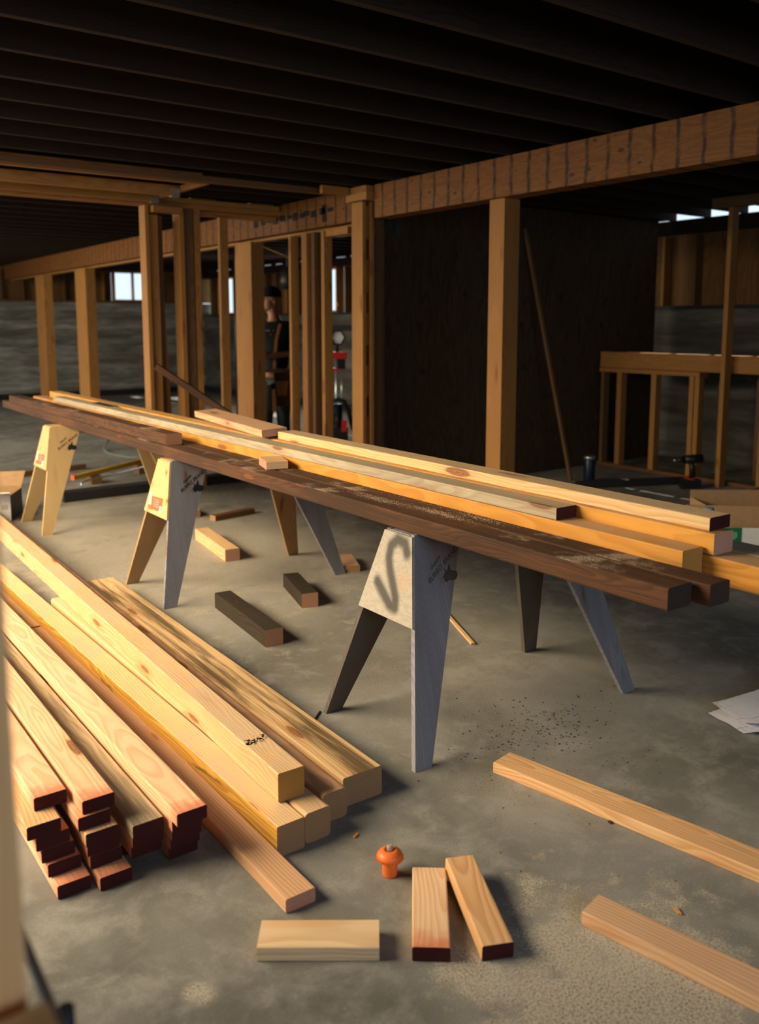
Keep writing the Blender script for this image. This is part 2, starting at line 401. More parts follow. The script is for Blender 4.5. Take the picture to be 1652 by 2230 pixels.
def tube(bm, pts, r, n=10, closed=False, mi=0):
    rings = []
    P = [Vector(p) for p in pts]
    for i, p in enumerate(P):
        d = (P[min(i + 1, len(P) - 1)] - P[max(i - 1, 0)]).normalized()
        u = d.orthogonal().normalized() if i == 0 else (u - d * u.dot(d)).normalized()
        v = d.cross(u); rr = r[i] if isinstance(r, (list, tuple)) else r
        rings.append([bm.verts.new(p + (u * math.cos(a) + v * math.sin(a)) * rr) for a in [2 * math.pi * k / n for k in range(n)]])
    for a, b in zip(rings[:-1], rings[1:]):
        for k in range(n):
            f = bm.faces.new((a[k], a[(k + 1) % n], b[(k + 1) % n], b[k])); f.smooth = True; f.material_index = mi
    bm.faces.new(rings[0][::-1]).material_index = mi; bm.faces.new(rings[-1]).material_index = mi
def lathe(bm, prof, n=24, mi=0, c=(0, 0)):
    rings = [[bm.verts.new((c[0] + r * math.cos(2 * math.pi * k / n), c[1] + r * math.sin(2 * math.pi * k / n), z)) for k in range(n)] for r, z in prof]
    for a, b in zip(rings[:-1], rings[1:]):
        for k in range(n):
            f = bm.faces.new((a[k], a[(k + 1) % n], b[(k + 1) % n], b[k])); f.smooth = True; f.material_index = mi
    bm.faces.new(rings[0][::-1]).material_index = mi; bm.faces.new(rings[-1]).material_index = mi
def text_mesh(name, s, size, mat, parent, m, shear=.25, bold=0.0, extrude=.0004):
    cu = bpy.data.curves.new(name, 'FONT'); cu.body = s; cu.size = size; cu.shear = shear; cu.extrude = extrude; cu.offset = bold
    cu.align_x = 'CENTER'; cu.align_y = 'CENTER'; cu.resolution_u = 3
    tmp = bpy.data.objects.new('tmp', cu); C.objects.link(tmp)
    me = bpy.data.meshes.new_from_object(tmp.evaluated_get(bpy.context.evaluated_depsgraph_get()))
    bpy.data.objects.remove(tmp); bpy.data.curves.remove(cu)
    me.name = name; me.materials.clear(); me.materials.append(mat)
    o = bpy.data.objects.new(name, me); C.objects.link(o); o.matrix_world = m
    if parent: attach(o, parent)
    return o

# ================================================================= SETTING
bm = bmesh.new(); box(bm, -9, 14, -6, 24, -.2, 0)
tag(mesh_obj('floor', bm, M['floor']), kind='structure')

ceiling = empty('ceiling', (0, 0, 2.649)); tag(ceiling, kind='structure')
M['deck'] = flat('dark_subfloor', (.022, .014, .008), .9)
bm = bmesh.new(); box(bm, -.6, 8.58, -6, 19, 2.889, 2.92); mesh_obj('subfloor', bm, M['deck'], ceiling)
jm = None
for k in range(-8, 37):
    y = 2.72 + .4306 * k
    if y > 18.6: break
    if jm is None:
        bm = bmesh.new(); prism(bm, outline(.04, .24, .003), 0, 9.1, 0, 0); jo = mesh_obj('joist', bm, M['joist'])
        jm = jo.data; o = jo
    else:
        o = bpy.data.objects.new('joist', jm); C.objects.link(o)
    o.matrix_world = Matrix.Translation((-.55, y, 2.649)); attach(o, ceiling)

# concrete walls built of form-board courses, each a little proud or back of the next
def formed_wall(name, L, H, thick, m, cm='concrete'):
    n = int(H / .178) + 1
    root = empty(name, (0, 0, 0)); root.matrix_basis = m; tag(root, kind='structure')
    for k in range(n):
        bm = bmesh.new(); z0 = k * .178; z1 = min(H, z0 + .178)
        d = random.uniform(-.006, .006); box(bm, 0, L, d, thick, z0 + .0015, z1 - .0015)
        box(bm, 0, L, .012, thick, z0 - .002, z1 + .002)
        o = mesh_obj('form_board_course', bm, M[cm]); o.matrix_world = m @ Matrix.Translation((0, 0, 0)); attach(o, root)
    return root
# far wall, facing -Y
far = formed_wall('wall_far', 9.6, 1.965, .2, Matrix.Translation((-.6, 18.66, 0)))
# right wall, facing -X : local x runs along world -Y, local +y along +X
rightm = Matrix.Translation((8.62, 18.66, 0)) @ Matrix.Rotation(R(-90), 4, 'Z')
right = formed_wall('wall_right', 24.0, 1.68, .2, rightm, 'concrete_shaded')
def bays(wall, pos, z0, z1, face, axis, skips, step, n):
    """short cripple studs with sheathing panels behind, standing on the concrete"""
    for k in range(n):
        p = pos + step * k
        if any(a < p < b for a, b in skips): continue
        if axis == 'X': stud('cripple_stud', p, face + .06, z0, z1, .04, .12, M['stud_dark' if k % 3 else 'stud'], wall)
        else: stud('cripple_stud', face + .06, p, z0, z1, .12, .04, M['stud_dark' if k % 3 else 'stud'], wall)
# far wall framing
block('sill_plate', -.6, 8.6, 18.66, 18.80, 1.965, 2.0, M['stud_dark'], far)
block('top_plate', -.6, 9.0, 18.66, 18.80, 2.60, 2.649, M['stud_dark'], far)
block('rim_board', -.6, 9.0, 18.70, 18.80, 2.65, 2.89, M['joist'], far)
bays(far, .2, 2.0, 2.6, 18.66, 'X', [(6.4, 7.3)], .41, 21)
for x0, x1 in ((-.6, 1.24), (1.24, 3.68), (3.68, 6.56), (7.34, 9.0)):
    block('sheathing_panel', x0 + .004, x1 - .004, 18.80, 18.82, 1.985, 2.64, M['sheathing'], far)
# right wall framing, windows at Y 13.1-13.7 and 17.1-17.9, gap to the sky above the rim at Y 4.9-6.2
block('sill_plate', 8.60, 8.76, -5.3, 18.6, 1.68, 1.72, M['dark_steel'], right)
bays(right, -1.0, 1.72, 2.50, 8.62, 'Y', [(13.08, 13.78), (17.0, 18.0)], .4085, 48)
for y0, y1 in ((-5.3, -1.0), (-1.0, 1.4), (1.4, 3.8), (3.8, 6.24), (6.24, 8.68), (8.68, 11.1), (11.1, 13.12), (13.72, 15.6), (15.6, 17.1), (17.9, 18.6)):
    block('sheathing_panel', 8.76, 8.78, y0 + .004, y1 - .004, 1.70, 2.52, M['sheathing'], right)
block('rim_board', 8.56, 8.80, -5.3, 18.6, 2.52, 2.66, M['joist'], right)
for k in range(-14, 37):    # blocking between joist ends, absent where daylight shows
    y = 2.72 + .4306 * k
    if y > 18.2: break
    if 3.5 < y + .2 < 6.3: 
        block('joist_blocking', 8.50, 8.54, y + .03, y + .40, 2.79, 2.889, M['joist'], right); continue
    if 12.9 < y < 13.4 or 15.4 < y < 15.9 or 9.2 < y < 9.4:
        block('joist_blocking', 8.50, 8.54, y + .03, y + .40, 2.75, 2.889, M['joist'], right); continue
    block('joist_blocking', 8.50, 8.54, y + .021, y + .410, 2.662, 2.889, M['joist'], right)
# window frames
def window(name, axis, a0, a1, face, z0, z1):
    o = empty(name, (0, 0, 0)); tag(o, kind='structure'); f = .035
    if axis == 'X':
        for s, q in (('frame_side', (a0, a0 + f, face, face + .14, z0, z1)), ('frame_side', (a1 - f, a1, face, face + .14, z0, z1)), ('frame_head', (a0 + f, a1 - f, face, face + .14, z1 - f, z1)), ('window_sill', (a0 + f, a1 - f, face - .02, face + .16, z0, z0 + f))):
            block(s, *q, M['stud'], o)
    else:
        for s, q in (('frame_side', (face, face + .16, a0, a0 + f, z0, z1)), ('frame_side', (face, face + .16, a1 - f, a1, z0, z1)), ('frame_head', (face, face + .16, a0 + f, a1 - f, z1 - f, z1)), ('window_sill', (face - .02, face + .18, a0 + f, a1 - f, z0, z0 + f))):
            block(s, *q, M['stud'], o)
    return o
w1 = window('window_1', 'X', 6.56, 7.32, 18.655, 2.0, 2.64)
block('mullion', 6.98, 7.02, 18.68, 18.76, 2.035, 2.605, M['stud'], w1)
window('window_2', 'Y', 17.12, 17.88, 8.60, 1.72, 2.52)
window('window_3', 'Y', 13.12, 13.72, 8.60, 1.72, 2.52)
# left wall with a wide opening, back wall with one (out of frame)
wl = empty('wall_left', (0, 0, 0)); tag(wl, kind='structure')
block('rim_board', -.60, -.56, -5.3, 19, 2.62, 2.889, M['joist'], wl)
block('unseen_wall_panel', -.62, -.56, -5.3, 2.3, 0, 2.62, M['sheathing'], wl)  # unseen solid stretch, added to block sky fill near the camera
for k in range(9): stud('post', -.50, -4.8 + 2.9 * k, 0, 2.62, .09, .09, M['stud'], wl)
wb = empty('wall_back', (0, 0, 0)); tag(wb, kind='structure')
block('unseen_wall_panel', -.6, -.2, -5.45, -5.3, 0, 2.9, M['concrete'], wb); block('unseen_wall_panel', 1.2, 8.8, -5.45, -5.3, 0, 2.9, M['concrete'], wb)  # unseen; opening narrowed here to keep light off the right floor
block('header', -.6, 3.2, -5.45, -5.3, 2.3, 2.9, M['joist'], wb)
# far floor: dark curb along the walls
tag(block('baseboard_far', -.6, 8.6, 18.52, 18.655, .001, .12, M['tape']), kind='structure')
tag(block('baseboard_right', 8.50, 8.61, 6.4, 18.5, .001, .11, M['tape']), kind='structure')

# ---------------------------------------------------------------- main beam, columns
def girder(y0, y1, label):
    o = bar('ceiling_girder', (4.39, y0, 2.381), (4.39, y1, 2.381), .16, .268, M['beam'])
    tag(o, label, 'beam', None); return o
g1 = girder(-4.0, 6.00, 'long stained wooden girder right of the central column, dark vertical stripes across it')
g2 = girder(6.34, 18.4, 'stained wooden girder left of the central column running back to the far concrete wall')
fl = bar('bottom_strip', (4.45, 6.34, 2.355), (4.45, 18.4, 2.355), .10, .024, M['stud'], parent=g2)
# smudged black lettering band on the left girder
for k, y in enumerate([6.62, 6.75, 6.9, 7.02, 7.1, 7.22, 7.33, 7.46, 7.6, 7.72, 7.85, 8.0]):
    block('ink_print', 4.305, 4.3095, y, y + .09, 2.50 - .012 * (k % 3), 2.535 + .01 * (k % 2), M['ink'], g2)
block('ink_print', 4.305, 4.3095, 6.73, 6.80, 2.42, 2.57, M['ink'], g2)

def lone_stud(nm, x, y, z0, z1, wx, wy, mat, label, cat='stud', **k):
    return tag(stud(nm, x, y, z0, z1, wx, wy, mat, **k), label, cat)
tag(stud('timber_post', 4.43, 4.60, 0, 2.381, .15, .15, M['stud']), 'square timber post holding up the girder in front of the plywood wall', 'post')
# central built-up column: studs, spacer blocks between them, cap blocks
col = empty('built_up_column', (4.40, 6.2, 0)); tag(col, 'built-up column of studs and spacer blocks between the two girders', 'column')
stud('outer_stud', 4.268, 6.17, 0, 2.52, .036, .16, M['stud'], col)
stud('outer_stud', 4.350, 6.17, 0, 2.52, .036, .16, M['stud'], col)
z = 0.0
for k in range(6):
    stud('spacer_block', 4.309, 6.18, z + .02, z + .29, .044, .13, M['stud'], col); z += .44
stud('inner_stud', 4.42, 6.19, 0, 2.56, .09, .14, M['stud_dark'], col)
stud('inner_stud', 4.49, 6.20, 0, 2.60, .04, .12, M['stud_dark'], col)
block('cap_block', 4.24, 4.50, 6.02, 6.32, 2.53, 2.59, M['stud'], col)
block('cap_block', 4.25, 4.46, 6.04, 6.30, 2.592, 2.645, M['stud'], col)
tag(block('wood_block', 3.97, 4.23, 6.26, 6.30, 2.585, 2.648, M['stud']), 'short flat board nailed to the joists left of the central column', 'block')
# studs under the left girder
lone_stud('timber_post', 4.39, 8.36, 0, 2.352, .15, .36, M['stud'], 'wide timber post in front of the worker, under the left girder', 'post')
lone_stud('wall_stud', 4.39, 7.45, 0, 2.352, .09, .038, M['stud'], 'slim stud just right of the worker')
lone_stud('wall_stud', 4.40, 7.16, 0, 2.352, .14, .09, M['stud'], 'thick doubled stud midway between the worker and the central column')
lone_stud('wall_stud', 4.41, 7.02, 0, 2.352, .14, .05, M['stud_dark'], 'dark stud pressed against the thick doubled stud right of the worker')
lone_stud('wall_stud', 4.39, 6.86, 0, 2.352, .09, .05, M['stud'], 'slim pale stud beside the window slit, left of the work light')
lone_stud('timber_post', 4.39, 16.0, 0, 2.352, .15, .5, M['stud'], 'leftmost post under the far left end of the girder, dark streak down it', 'post')
lone_stud('timber_post', 4.39, 13.75, 0, 2.352, .15, .5, M['stud'], 'second post from the left under the far end of the girder', 'post')
tag(block('header_board', 4.31, 4.47, 6.40, 6.75, 2.29, 2.35, M['stud']), 'short header board under the girder left of the central column', 'board')

# ---------------------------------------------------------------- partition framing at Y = 7.54 (left middle)
sp = empty('partition_top_plate', (1.0, 7.54, 2.55)); tag(sp, 'doubled top plate of the unfinished partition running left from the girder', 'plate')
bar('lower_plate', (-.5, 7.60, 2.545), (4.31, 7.60, 2.545), .13, .042, M['stud'], parent=sp)
bar('upper_plate', (-.5, 7.59, 2.589), (4.29, 7.59, 2.589), .11, .042, M['stud'], parent=sp)
for k in range(8):
    bar('nailing_block', (-.2 + .6 * k, 7.62, 2.633), (.05 + .6 * k, 7.62, 2.633), .10, .015, M['stud'], parent=sp)
lone_stud('partition_stud', 2.965, 7.60, 0, 2.545, .036, .14, M['stud'], 'left edge stud of the leftmost doubled stud pair under the top plate')
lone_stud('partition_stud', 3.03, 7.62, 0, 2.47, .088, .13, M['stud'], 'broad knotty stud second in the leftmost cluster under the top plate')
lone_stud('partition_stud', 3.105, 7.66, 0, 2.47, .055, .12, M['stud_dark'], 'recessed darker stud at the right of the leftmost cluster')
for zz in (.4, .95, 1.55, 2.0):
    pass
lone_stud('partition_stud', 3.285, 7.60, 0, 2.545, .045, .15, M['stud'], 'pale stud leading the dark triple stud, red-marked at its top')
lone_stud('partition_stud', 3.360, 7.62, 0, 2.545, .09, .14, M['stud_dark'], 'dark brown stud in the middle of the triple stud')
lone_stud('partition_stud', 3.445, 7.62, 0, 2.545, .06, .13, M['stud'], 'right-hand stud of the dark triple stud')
tag(bar('header_board', (3.0, 7.52, 2.485), (3.27, 7.52, 2.485), .10, .055, M['stud']), 'short flat board bridging the two stud clusters under the top plate', 'board')
lone_stud('leaning_stud', 3.225, 7.78, 0, 2.43, .05, .09, M['stud'], 'slightly tilted stud between the two stud clusters', x1=3.14)
lone_stud('partition_stud', 3.75, 7.66, 0, 2.50, .085, .05, M['stud'], 'slim knotty stud standing alone left of the wide post')
tag(bar('header_board', (3.49, 7.66, 2.50), (4.3, 7.66, 2.50), .09, .042, M['stud']), 'lower header board between the triple stud and the girder', 'board')
# stair opening: header across the joists with two fresh joists hung from it
so = empty('stair_opening_frame', (3.0, 7.0, 2.645)); tag(so, 'fresh wooden frame of a stair opening hanging under the ceiling at the left', 'frame')
bar('header', (3.06, 6.50, 2.60), (3.06, 7.56, 2.60), .045, .048, M['stud'], parent=so)
for yy in (6.54, 6.99, 7.44):
    bar('hung_joist', (3.03, yy, 2.56 if yy > 6.6 else 2.60), (-.5, yy, 2.56 if yy > 6.6 else 2.60), .05, .085, M['stud'], parent=so)
    if yy > 6.6: block('joist_hanger', 2.96, 3.032, yy - .03, yy + .03, 2.552, 2.62, M['steel'], so)
tag(bar('ceiling_ledger', (4.20, 6.44, 2.60), (-.5, 6.44, 2.60), .06, .048, M['stud_dark']), 'long dark ledger under the joists ending at the small block by the column', 'board')
# sill on the floor, dark
tag(bar('bottom_plate', (2.15, 7.62, 0), (4.3, 7.66, 0), .14, .085, M['tape']), 'black bottom plate lying across the floor behind the sawhorses', 'plate')

# ---------------------------------------------------------------- plywood partition
pw = empty('plywood_partition', (4.5, 6.25, 0)); tag(pw, 'tall dark plywood partition behind the square post', 'partition')
for x0, x1 in ((4.515, 5.63), (5.634, 5.81), (5.814, 7.004), (7.008, 8.40)):
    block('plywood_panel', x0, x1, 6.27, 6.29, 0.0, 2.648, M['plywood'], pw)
block('blue_mark', 4.66, 4.675, 6.262, 6.2695, 2.33, 2.44, M['blue_chalk'], pw); block('blue_mark', 4.74, 4.755, 6.262, 6.2695, 2.30, 2.40, M['blue_chalk'], pw)
block('blue_mark', 4.56, 4.62, 6.262, 6.2695, 2.26, 2.275, M['blue_chalk'], pw)
tag(bar('diagonal_brace', (6.50, 5.74, 0), (6.28, 6.22, 2.44), .035, .03, M['stud_dark']), 'thin pole leaning diagonally against the dark plywood partition', 'pole')

# ---------------------------------------------------------------- pony wall at X = 7.45 (right background)
pn = empty('pony_wall', (7.45, 5.6, 0)); tag(pn, 'waist-high stud wall with a thick header in the dark right background', 'wall frame')
bar('header', (7.51, 3.95, 1.06), (7.51, 6.24, 1.06), .10, .165, M['stud'], parent=pn)
bar('top_plate', (7.51, 5.02, 1.012), (7.51, 6.24, 1.012), .12, .045, M['stud'], parent=pn)
bar('bottom_plate', (7.51, 3.9, .0), (7.51, 6.24, .0), .12, .04, M['stud_dark'], parent=pn)
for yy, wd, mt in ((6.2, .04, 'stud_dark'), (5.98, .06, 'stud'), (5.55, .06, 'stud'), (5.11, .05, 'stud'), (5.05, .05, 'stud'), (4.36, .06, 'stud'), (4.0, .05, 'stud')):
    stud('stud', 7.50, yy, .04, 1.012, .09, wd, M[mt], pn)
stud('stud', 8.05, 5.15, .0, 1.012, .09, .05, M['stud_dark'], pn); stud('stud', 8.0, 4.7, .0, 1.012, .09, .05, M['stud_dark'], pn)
block('red_end', 7.448, 7.452, 4.93, 5.02, 1.012, 1.057, M['red'], pn)
lone_stud('tall_stud', 7.36, 4.69, 0, 2.56, .10, .045, M['stud'], 'tall slim stud at the right, rising from floor to a short beam')
tag(bar('short_beam', (7.33, 3.2, 2.56), (7.33, 4.86, 2.56), .11, .088, M['stud_dark']), 'short beam resting on the tall stud near the sky gap', 'beam')
# floor level curbs in the dark right background
tag(bar('floor_curb', (6.20, 5.42, 0), (7.2, 4.98, 0), .06, .07, M['tape']), 'dark curb on the floor in front of the stud wall', 'curb')
tag(bar('floor_curb', (5.6, 4.02, 0), (7.3, 4.25, 0), .06, .06, M['tape']), 'dark curb on the floor below the tall stud', 'curb')

# ================================================================= SAWHORSES
def burro_mark(parent, m, mat, bold):
    """branded lettering and donkey head on the leg face; m = frame of the face (x right, y up)"""
    rot = Matrix.Rotation(R(33), 4, 'Z')
    text_mesh('lettering', 'Genuine', .024, mat, parent, m @ Matrix.Translation((-.045, .058, .0006)) @ Matrix.Rotation(R(38), 4, 'Z'), .5, .0002 + bold)
    text_mesh('lettering', 'BURRO', .033, mat, parent, m @ Matrix.Translation((-.056, .006, .0006)) @ rot, .3, .0003 + bold)
    text_mesh('lettering', 'BRAND', .033, mat, parent, m @ Matrix.Translation((.046, .074, .0006)) @ rot, .3, .0003 + bold)
    bm = bmesh.new()
    def poly(pts):
        vs = [bm.verts.new((x, y, .0010)) for x, y in pts]; bm.faces.new(vs)
    poly([(-.012, -.012), (.004, .008), (.022, .016), (.050, .006), (.070, .002), (.074, -.018), (.060, -.036), (.036, -.038), (.022, -.030), (.004, -.040), (-.006, -.034)])
    poly([(.004, .006), (-.006, .030), (.010, .014)]); poly([(.018, .014), (.036, .046), (.038, .012)])
    for k in range(10):     # muzzle outline
        a0 = R(36 * k); a1 = R(36 * k + 36); r0, r1 = .014, .0115
        poly([(-.016 + r0 * math.cos(a0), -.026 + r0 * .8 * math.sin(a0)), (-.016 + r0 * math.cos(a1), -.026 + r0 * .8 * math.sin(a1)),
              (-.016 + r1 * math.cos(a1), -.026 + r1 * .8 * math.sin(a1)), (-.016 + r1 * math.cos(a0), -.026 + r1 * .8 * math.sin(a0))])
    mesh_obj('donkey_mark', bm, mat, parent, m)

def sawhorse(cx, cy, rz, label, leg_front, leg_back, gus, rail, mark, markmat, sticker, bold=0):
    base = Matrix.Translation((cx, cy, 0)) @ Matrix.Rotation(rz, 4, 'Z')
    root = empty('sawhorse', (cx, cy, 0), rz); tag(root, label, 'sawhorse', 'sawhorses under the lumber')
    ZT = .765
    bm = bmesh.new(); prism(bm, [(-.062, .70), (.062, .70), (.058, ZT - .002), (-.058, ZT - .002)], -.43, .43); mesh_obj('top_rail', bm, rail, root, base)
    th = .021
    for sx in (-1, 1):
        for sy in (-1, 1):
            def P(xo, z, inn):
                y = .293 - .278 * z
                return Vector((sx * xo, sy * (y - inn), z))
            xo0, xi0, xo1, xi1 = .585, .512, .585 - .206 * ZT, .205
            bm = bmesh.new()
            pts = [P(xo0, 0, 0), P(xi0, 0, 0), P(xi0, 0, th), P(xo0, 0, th), P(xo1, ZT, 0), P(xi1, ZT, 0), P(xi1, ZT, th), P(xo1, ZT, th)]
            hexa(bm, pts); bmesh.ops.recalc_face_normals(bm, faces=bm.faces)
            # local x along the leg for the grain
            ax = (P(.55, ZT, 0) - P(.55, 0, 0)).normalized(); ay = Vector((1, 0, 0)); az = ax.cross(ay).normalized(); ay = az.cross(ax)
            lm = Matrix.Translation(P(.55, 0, 0)) @ Matrix((ax, ay, az)).transposed().to_4x4()
            bm.transform(lm.inverted())
            mesh_obj('leg', bm, leg_front if (sy < 0) else leg_back, root, base @ lm)
        # end plate following the splayed ends of the legs
        z0, z1 = .455, ZT - .006
        bm = bmesh.new(); q = []
        for z in (z0, z1):
            xo = .585 - .206 * z; y = .293 - .278 * z
            q += [(sx * (xo - .001), -y, z), (sx * (xo + .011), -y, z), (sx * (xo + .011), y, z), (sx * (xo - .001), y, z)]
        q = [q[0], q[1], q[2], q[3], q[4], q[5], q[6], q[7]]
        hexa(bm, q); bmesh.ops.recalc_face_normals(bm, faces=bm.faces)
        ge = mesh_obj('end_plate', bm, gus if sx < 0 else leg_back, root, base)
        if sx < 0 and sticker:
            # label sits low on the plate: plane tilted by the splay
            tilt = math.atan(.206)
            fm = base @ Matrix.Translation((-(.585 - .206 * .525 + .0118), .0, .525)) @ Matrix.Rotation(tilt, 4, 'Y')
            bm = bmesh.new()
            box(bm, -.0008, 0, -.075, .115, -.045, .030, 0); box(bm, -.0016, -.0008, .078, .112, -.020, .045, 1); box(bm, -.0016, -.0008, -.073, -.045, -.052, -.015, 1)
            for k in range(4): box(bm, -.0016, -.0008, -.03, .04, -.025 + .012 * k, -.020 + .012 * k, 2)
            for k in range(4): box(bm, -.0022, -.0016, .084, .106, -.012 + .013 * k, -.006 + .013 * k, 2)
            o = mesh_obj('warning_label', bm, [M['orange_label'], M['white'], M['grey_text']], ge, fm @ Matrix.Rotation(R(-3), 4, 'X')); o['label'] = 'orange label with white corner panels'
    if mark:
        zc = .615; y = -(.293 - .278 * zc)
        ax = Vector((1, 0, 0)); ay = Vector((0, .278, 1)).normalized(); az = ax.cross(ay)
        fm = base @ Matrix.Translation((-.318, y, zc)) @ Matrix((ax, ay, az)).transposed().to_4x4()
        burro_mark(root, fm @ Matrix.Scale(.8, 4), markmat, bold)
    return root
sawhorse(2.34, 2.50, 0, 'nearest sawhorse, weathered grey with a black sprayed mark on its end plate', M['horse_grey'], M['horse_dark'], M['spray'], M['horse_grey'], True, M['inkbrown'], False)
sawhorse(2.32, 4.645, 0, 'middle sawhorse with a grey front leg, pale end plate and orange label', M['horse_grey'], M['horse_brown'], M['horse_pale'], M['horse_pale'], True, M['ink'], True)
sawhorse(2.25, 6.72, 0, 'farthest sawhorse, pale yellow wood with black branding', M['horse_pale'], M['horse_pale'], M['horse_pale'], M['horse_pale'], True, M['ink'], True)

# ================================================================= LUMBER ON THE SAWHORSES
def lumber(nm, A, B, w, h, mats, label, cat='lumber', group='lumber lying across the sawhorses', **k):
    return tag(bar(nm, A, B, w, h, mats, **k), label, cat, group)
Z0 = .767
T = [M['treated'], M['end_dark']]
lumber('dark_timber', (1.976, 1.36, Z0), (1.955, 8.45, Z0), .104, .064, T, 'front dark brown timber, longest of the bottom row on the sawhorses', r=.006)
lumber('dark_timber', (2.090, 1.315, Z0), (2.066, 8.0, Z0), .092, .063, T, 'second dark brown timber, behind the front one, ending beyond it at the right', r=.006)
lumber('dark_timber', (1.975, 4.72, .832), (1.935, 8.12, .832), .098, .066, [M['treated'], M['end_treated']], 'short dark timber lying on top of the dark timbers at the left end', r=.006)
lumber('yellow_post', (2.197, 1.475, Z0), (2.172, 8.25, Z0), .098, .105, [M['fir_amber'], M['end_amber']], 'amber yellow timber beside the dark ones, ending in shade at the right')
lumber('yellow_post', (2.306, .95, Z0), (2.30, 7.0, Z0), .108, .079, [M['fir_amber'], M['end_amber']], 'lowest amber plank, running out of the picture at the right')
lumber('dusty_plank', (2.425, .85, Z0), (2.42, 7.0, Z0), .12, .079, [M['grey_board'], M['end_fir']], 'dusty plank behind the lowest amber plank, leaving the picture at the right')
lumber('yellow_post', (2.302, 1.445, .848), (2.302, 8.20, .848), .096, .064, [M['fir_amber'], M['end_pink']], 'amber post with a bare round-grained end under the knotty board')
lumber('grey_board', (2.197, 1.96, .8735), (2.150, 7.55, .8735), .100, .041, [M['grey_board'], M['red']], 'greyish board with a red painted end on the middle of the pile')
lumber('knotty_board', (2.326, 1.475, .9125), (2.335, 4.06, .9125), .104, .040, [M['fir_knotty'], M['red']], 'topmost pale board with two big knots and a red painted end')
lumber('offcut_plank', (2.275, 4.08, .9265), (2.42, 5.25, .9265), .145, .040, [M['fir_pinkish'], M['end_pink']], 'short plank lying askew on top of the pile, round heart in its end', roll=R(-3.5))
lumber('wood_block', (2.005, 3.72, .832), (2.105, 3.69, .832), .175, .040, [M['fir'], M['end_pink']], 'small offcut block standing on the front dark timber', 'block')
lumber('dark_stick', (4.05, 5.75, .02), (2.68, 6.75, 1.16), .050, .050, [M['treated'], M['end_treated']], 'dark brown stick rising at a slant behind the pile', 'stick', None)
tag(block('flat_tape', 2.17, 2.235, 6.35, 6.78, .9145, .9160, M['tape']), 'small black printed tag lying flat on the greyish board', 'tag')
bm = bmesh.new()
random.seed(3)
def grains(bm, cx, cy, z, rx, ry, n, s0, s1, gauss=True):
    for _ in range(n):
        x = cx + (random.gauss(0, rx) if gauss else random.uniform(-rx, rx)); y = cy + (random.gauss(0, ry) if gauss else random.uniform(-ry, ry)); s = random.uniform(s0, s1); a = random.uniform(0, 6.28)
        dx, dy = math.cos(a) * s, math.sin(a) * s
        k = random.uniform(.25, .6)
        v = [bm.verts.new(p) for p in ((x - dx, y - dy, z), (x + dy * k, y - dx * k, z), (x + dx, y + dy, z + s * .1), (x - dy * k, y + dx * k, z + s * .1), (x, y, z + s * .5))]
        for f in ((0, 1, 4), (1, 2, 4), (2, 3, 4), (3, 0, 4)): bm.faces.new([v[i] for i in f])
for cx, cy, n, ry in ((2.0, 2.75, 900, .09), (2.03, 2.42, 1200, .09), (2.09, 2.28, 500, .07), (2.10, 2.6, 300, .3)):
    for _ in range(1): 
        i0 = len(bm.verts); grains(bm, cx, cy, .832, .016, ry, n, .0006, .0022)
tag(mesh_obj('sawdust_heap', bm, M['sawdust']), 'pale sawdust spilled along the top of the front dark timber', 'sawdust', None, 'stuff')

# ================================================================= POSTS ON THE FLOOR
G = 'posts stacked on the floor'
F = [M['fir_dusty'], M['end_fir']]
lumber('floor_post', (1.182, 2.062, 0), (1.125, 5.6, 0), .093, .095, [M['fir_amber'], M['end_fir']], 'lower left floor post with a yellow stained side', group=G, r=.005)
bpy.data.objects['floor_post'].data.materials[0] = M['fir_twotone']
lumber('floor_post', (1.279, 2.071, 0), (1.262, 4.6, 0), .088, .095, F, 'short floor post end peeking out beneath the topmost post', group=G, r=.010)
lumber('floor_post', (1.378, 2.130, 0), (1.475, 7.2, 0), .088, .095, [M['fir_pinkish'], M['end_fir']], 'floor post between the topmost post and the mould-streaked one', group=G, r=.014)
lumber('floor_post', (1.510, 2.170, 0), (1.545, 4.79, 0), .150, .098, [M['fir_mould'], M['end_fir']], 'wide floor post with a black mould streak, rightmost of the pile', group=G, r=.006)
lumber('floor_post', (1.246, 2.167, .0975), (1.365, 7.0, .0975), .090, .092, [M['fir_dusty'], M['end_amber']], 'topmost floor post, black smudge near its square end', group=G, r=.004)
bm = bmesh.new(); random.seed(5)
for _ in range(70):
    x = random.uniform(1.212, 1.288); y = 2.40 + random.gauss(0, .012) + (x - 1.25) * .25; s = random.uniform(.002, .006)
    vs = [bm.verts.new((x + s * math.cos(a) * random.uniform(.6, 1.2), y + s * .7 * math.sin(a), .1903)) for a in (0, 1, 2, 3, 4, 5)]; bm.faces.new(vs)
mesh_obj('ink_smudge', bm, M['ink'], bpy.data.objects['floor_post.004'])
lumber('long_stud', (1.080, 1.838, 0), (1.085, 4.35, 0), .090, .040, [M['fir_pinkish'], M['end_pink']], 'long stud between the red-ended stack and the posts, nearest end bare', group=G)
lumber('long_stud', (1.085, 4.37, 0), (1.07, 7.0, 0), .090, .040, F, 'dusty stud continuing behind the long stud at the left edge', group=G)

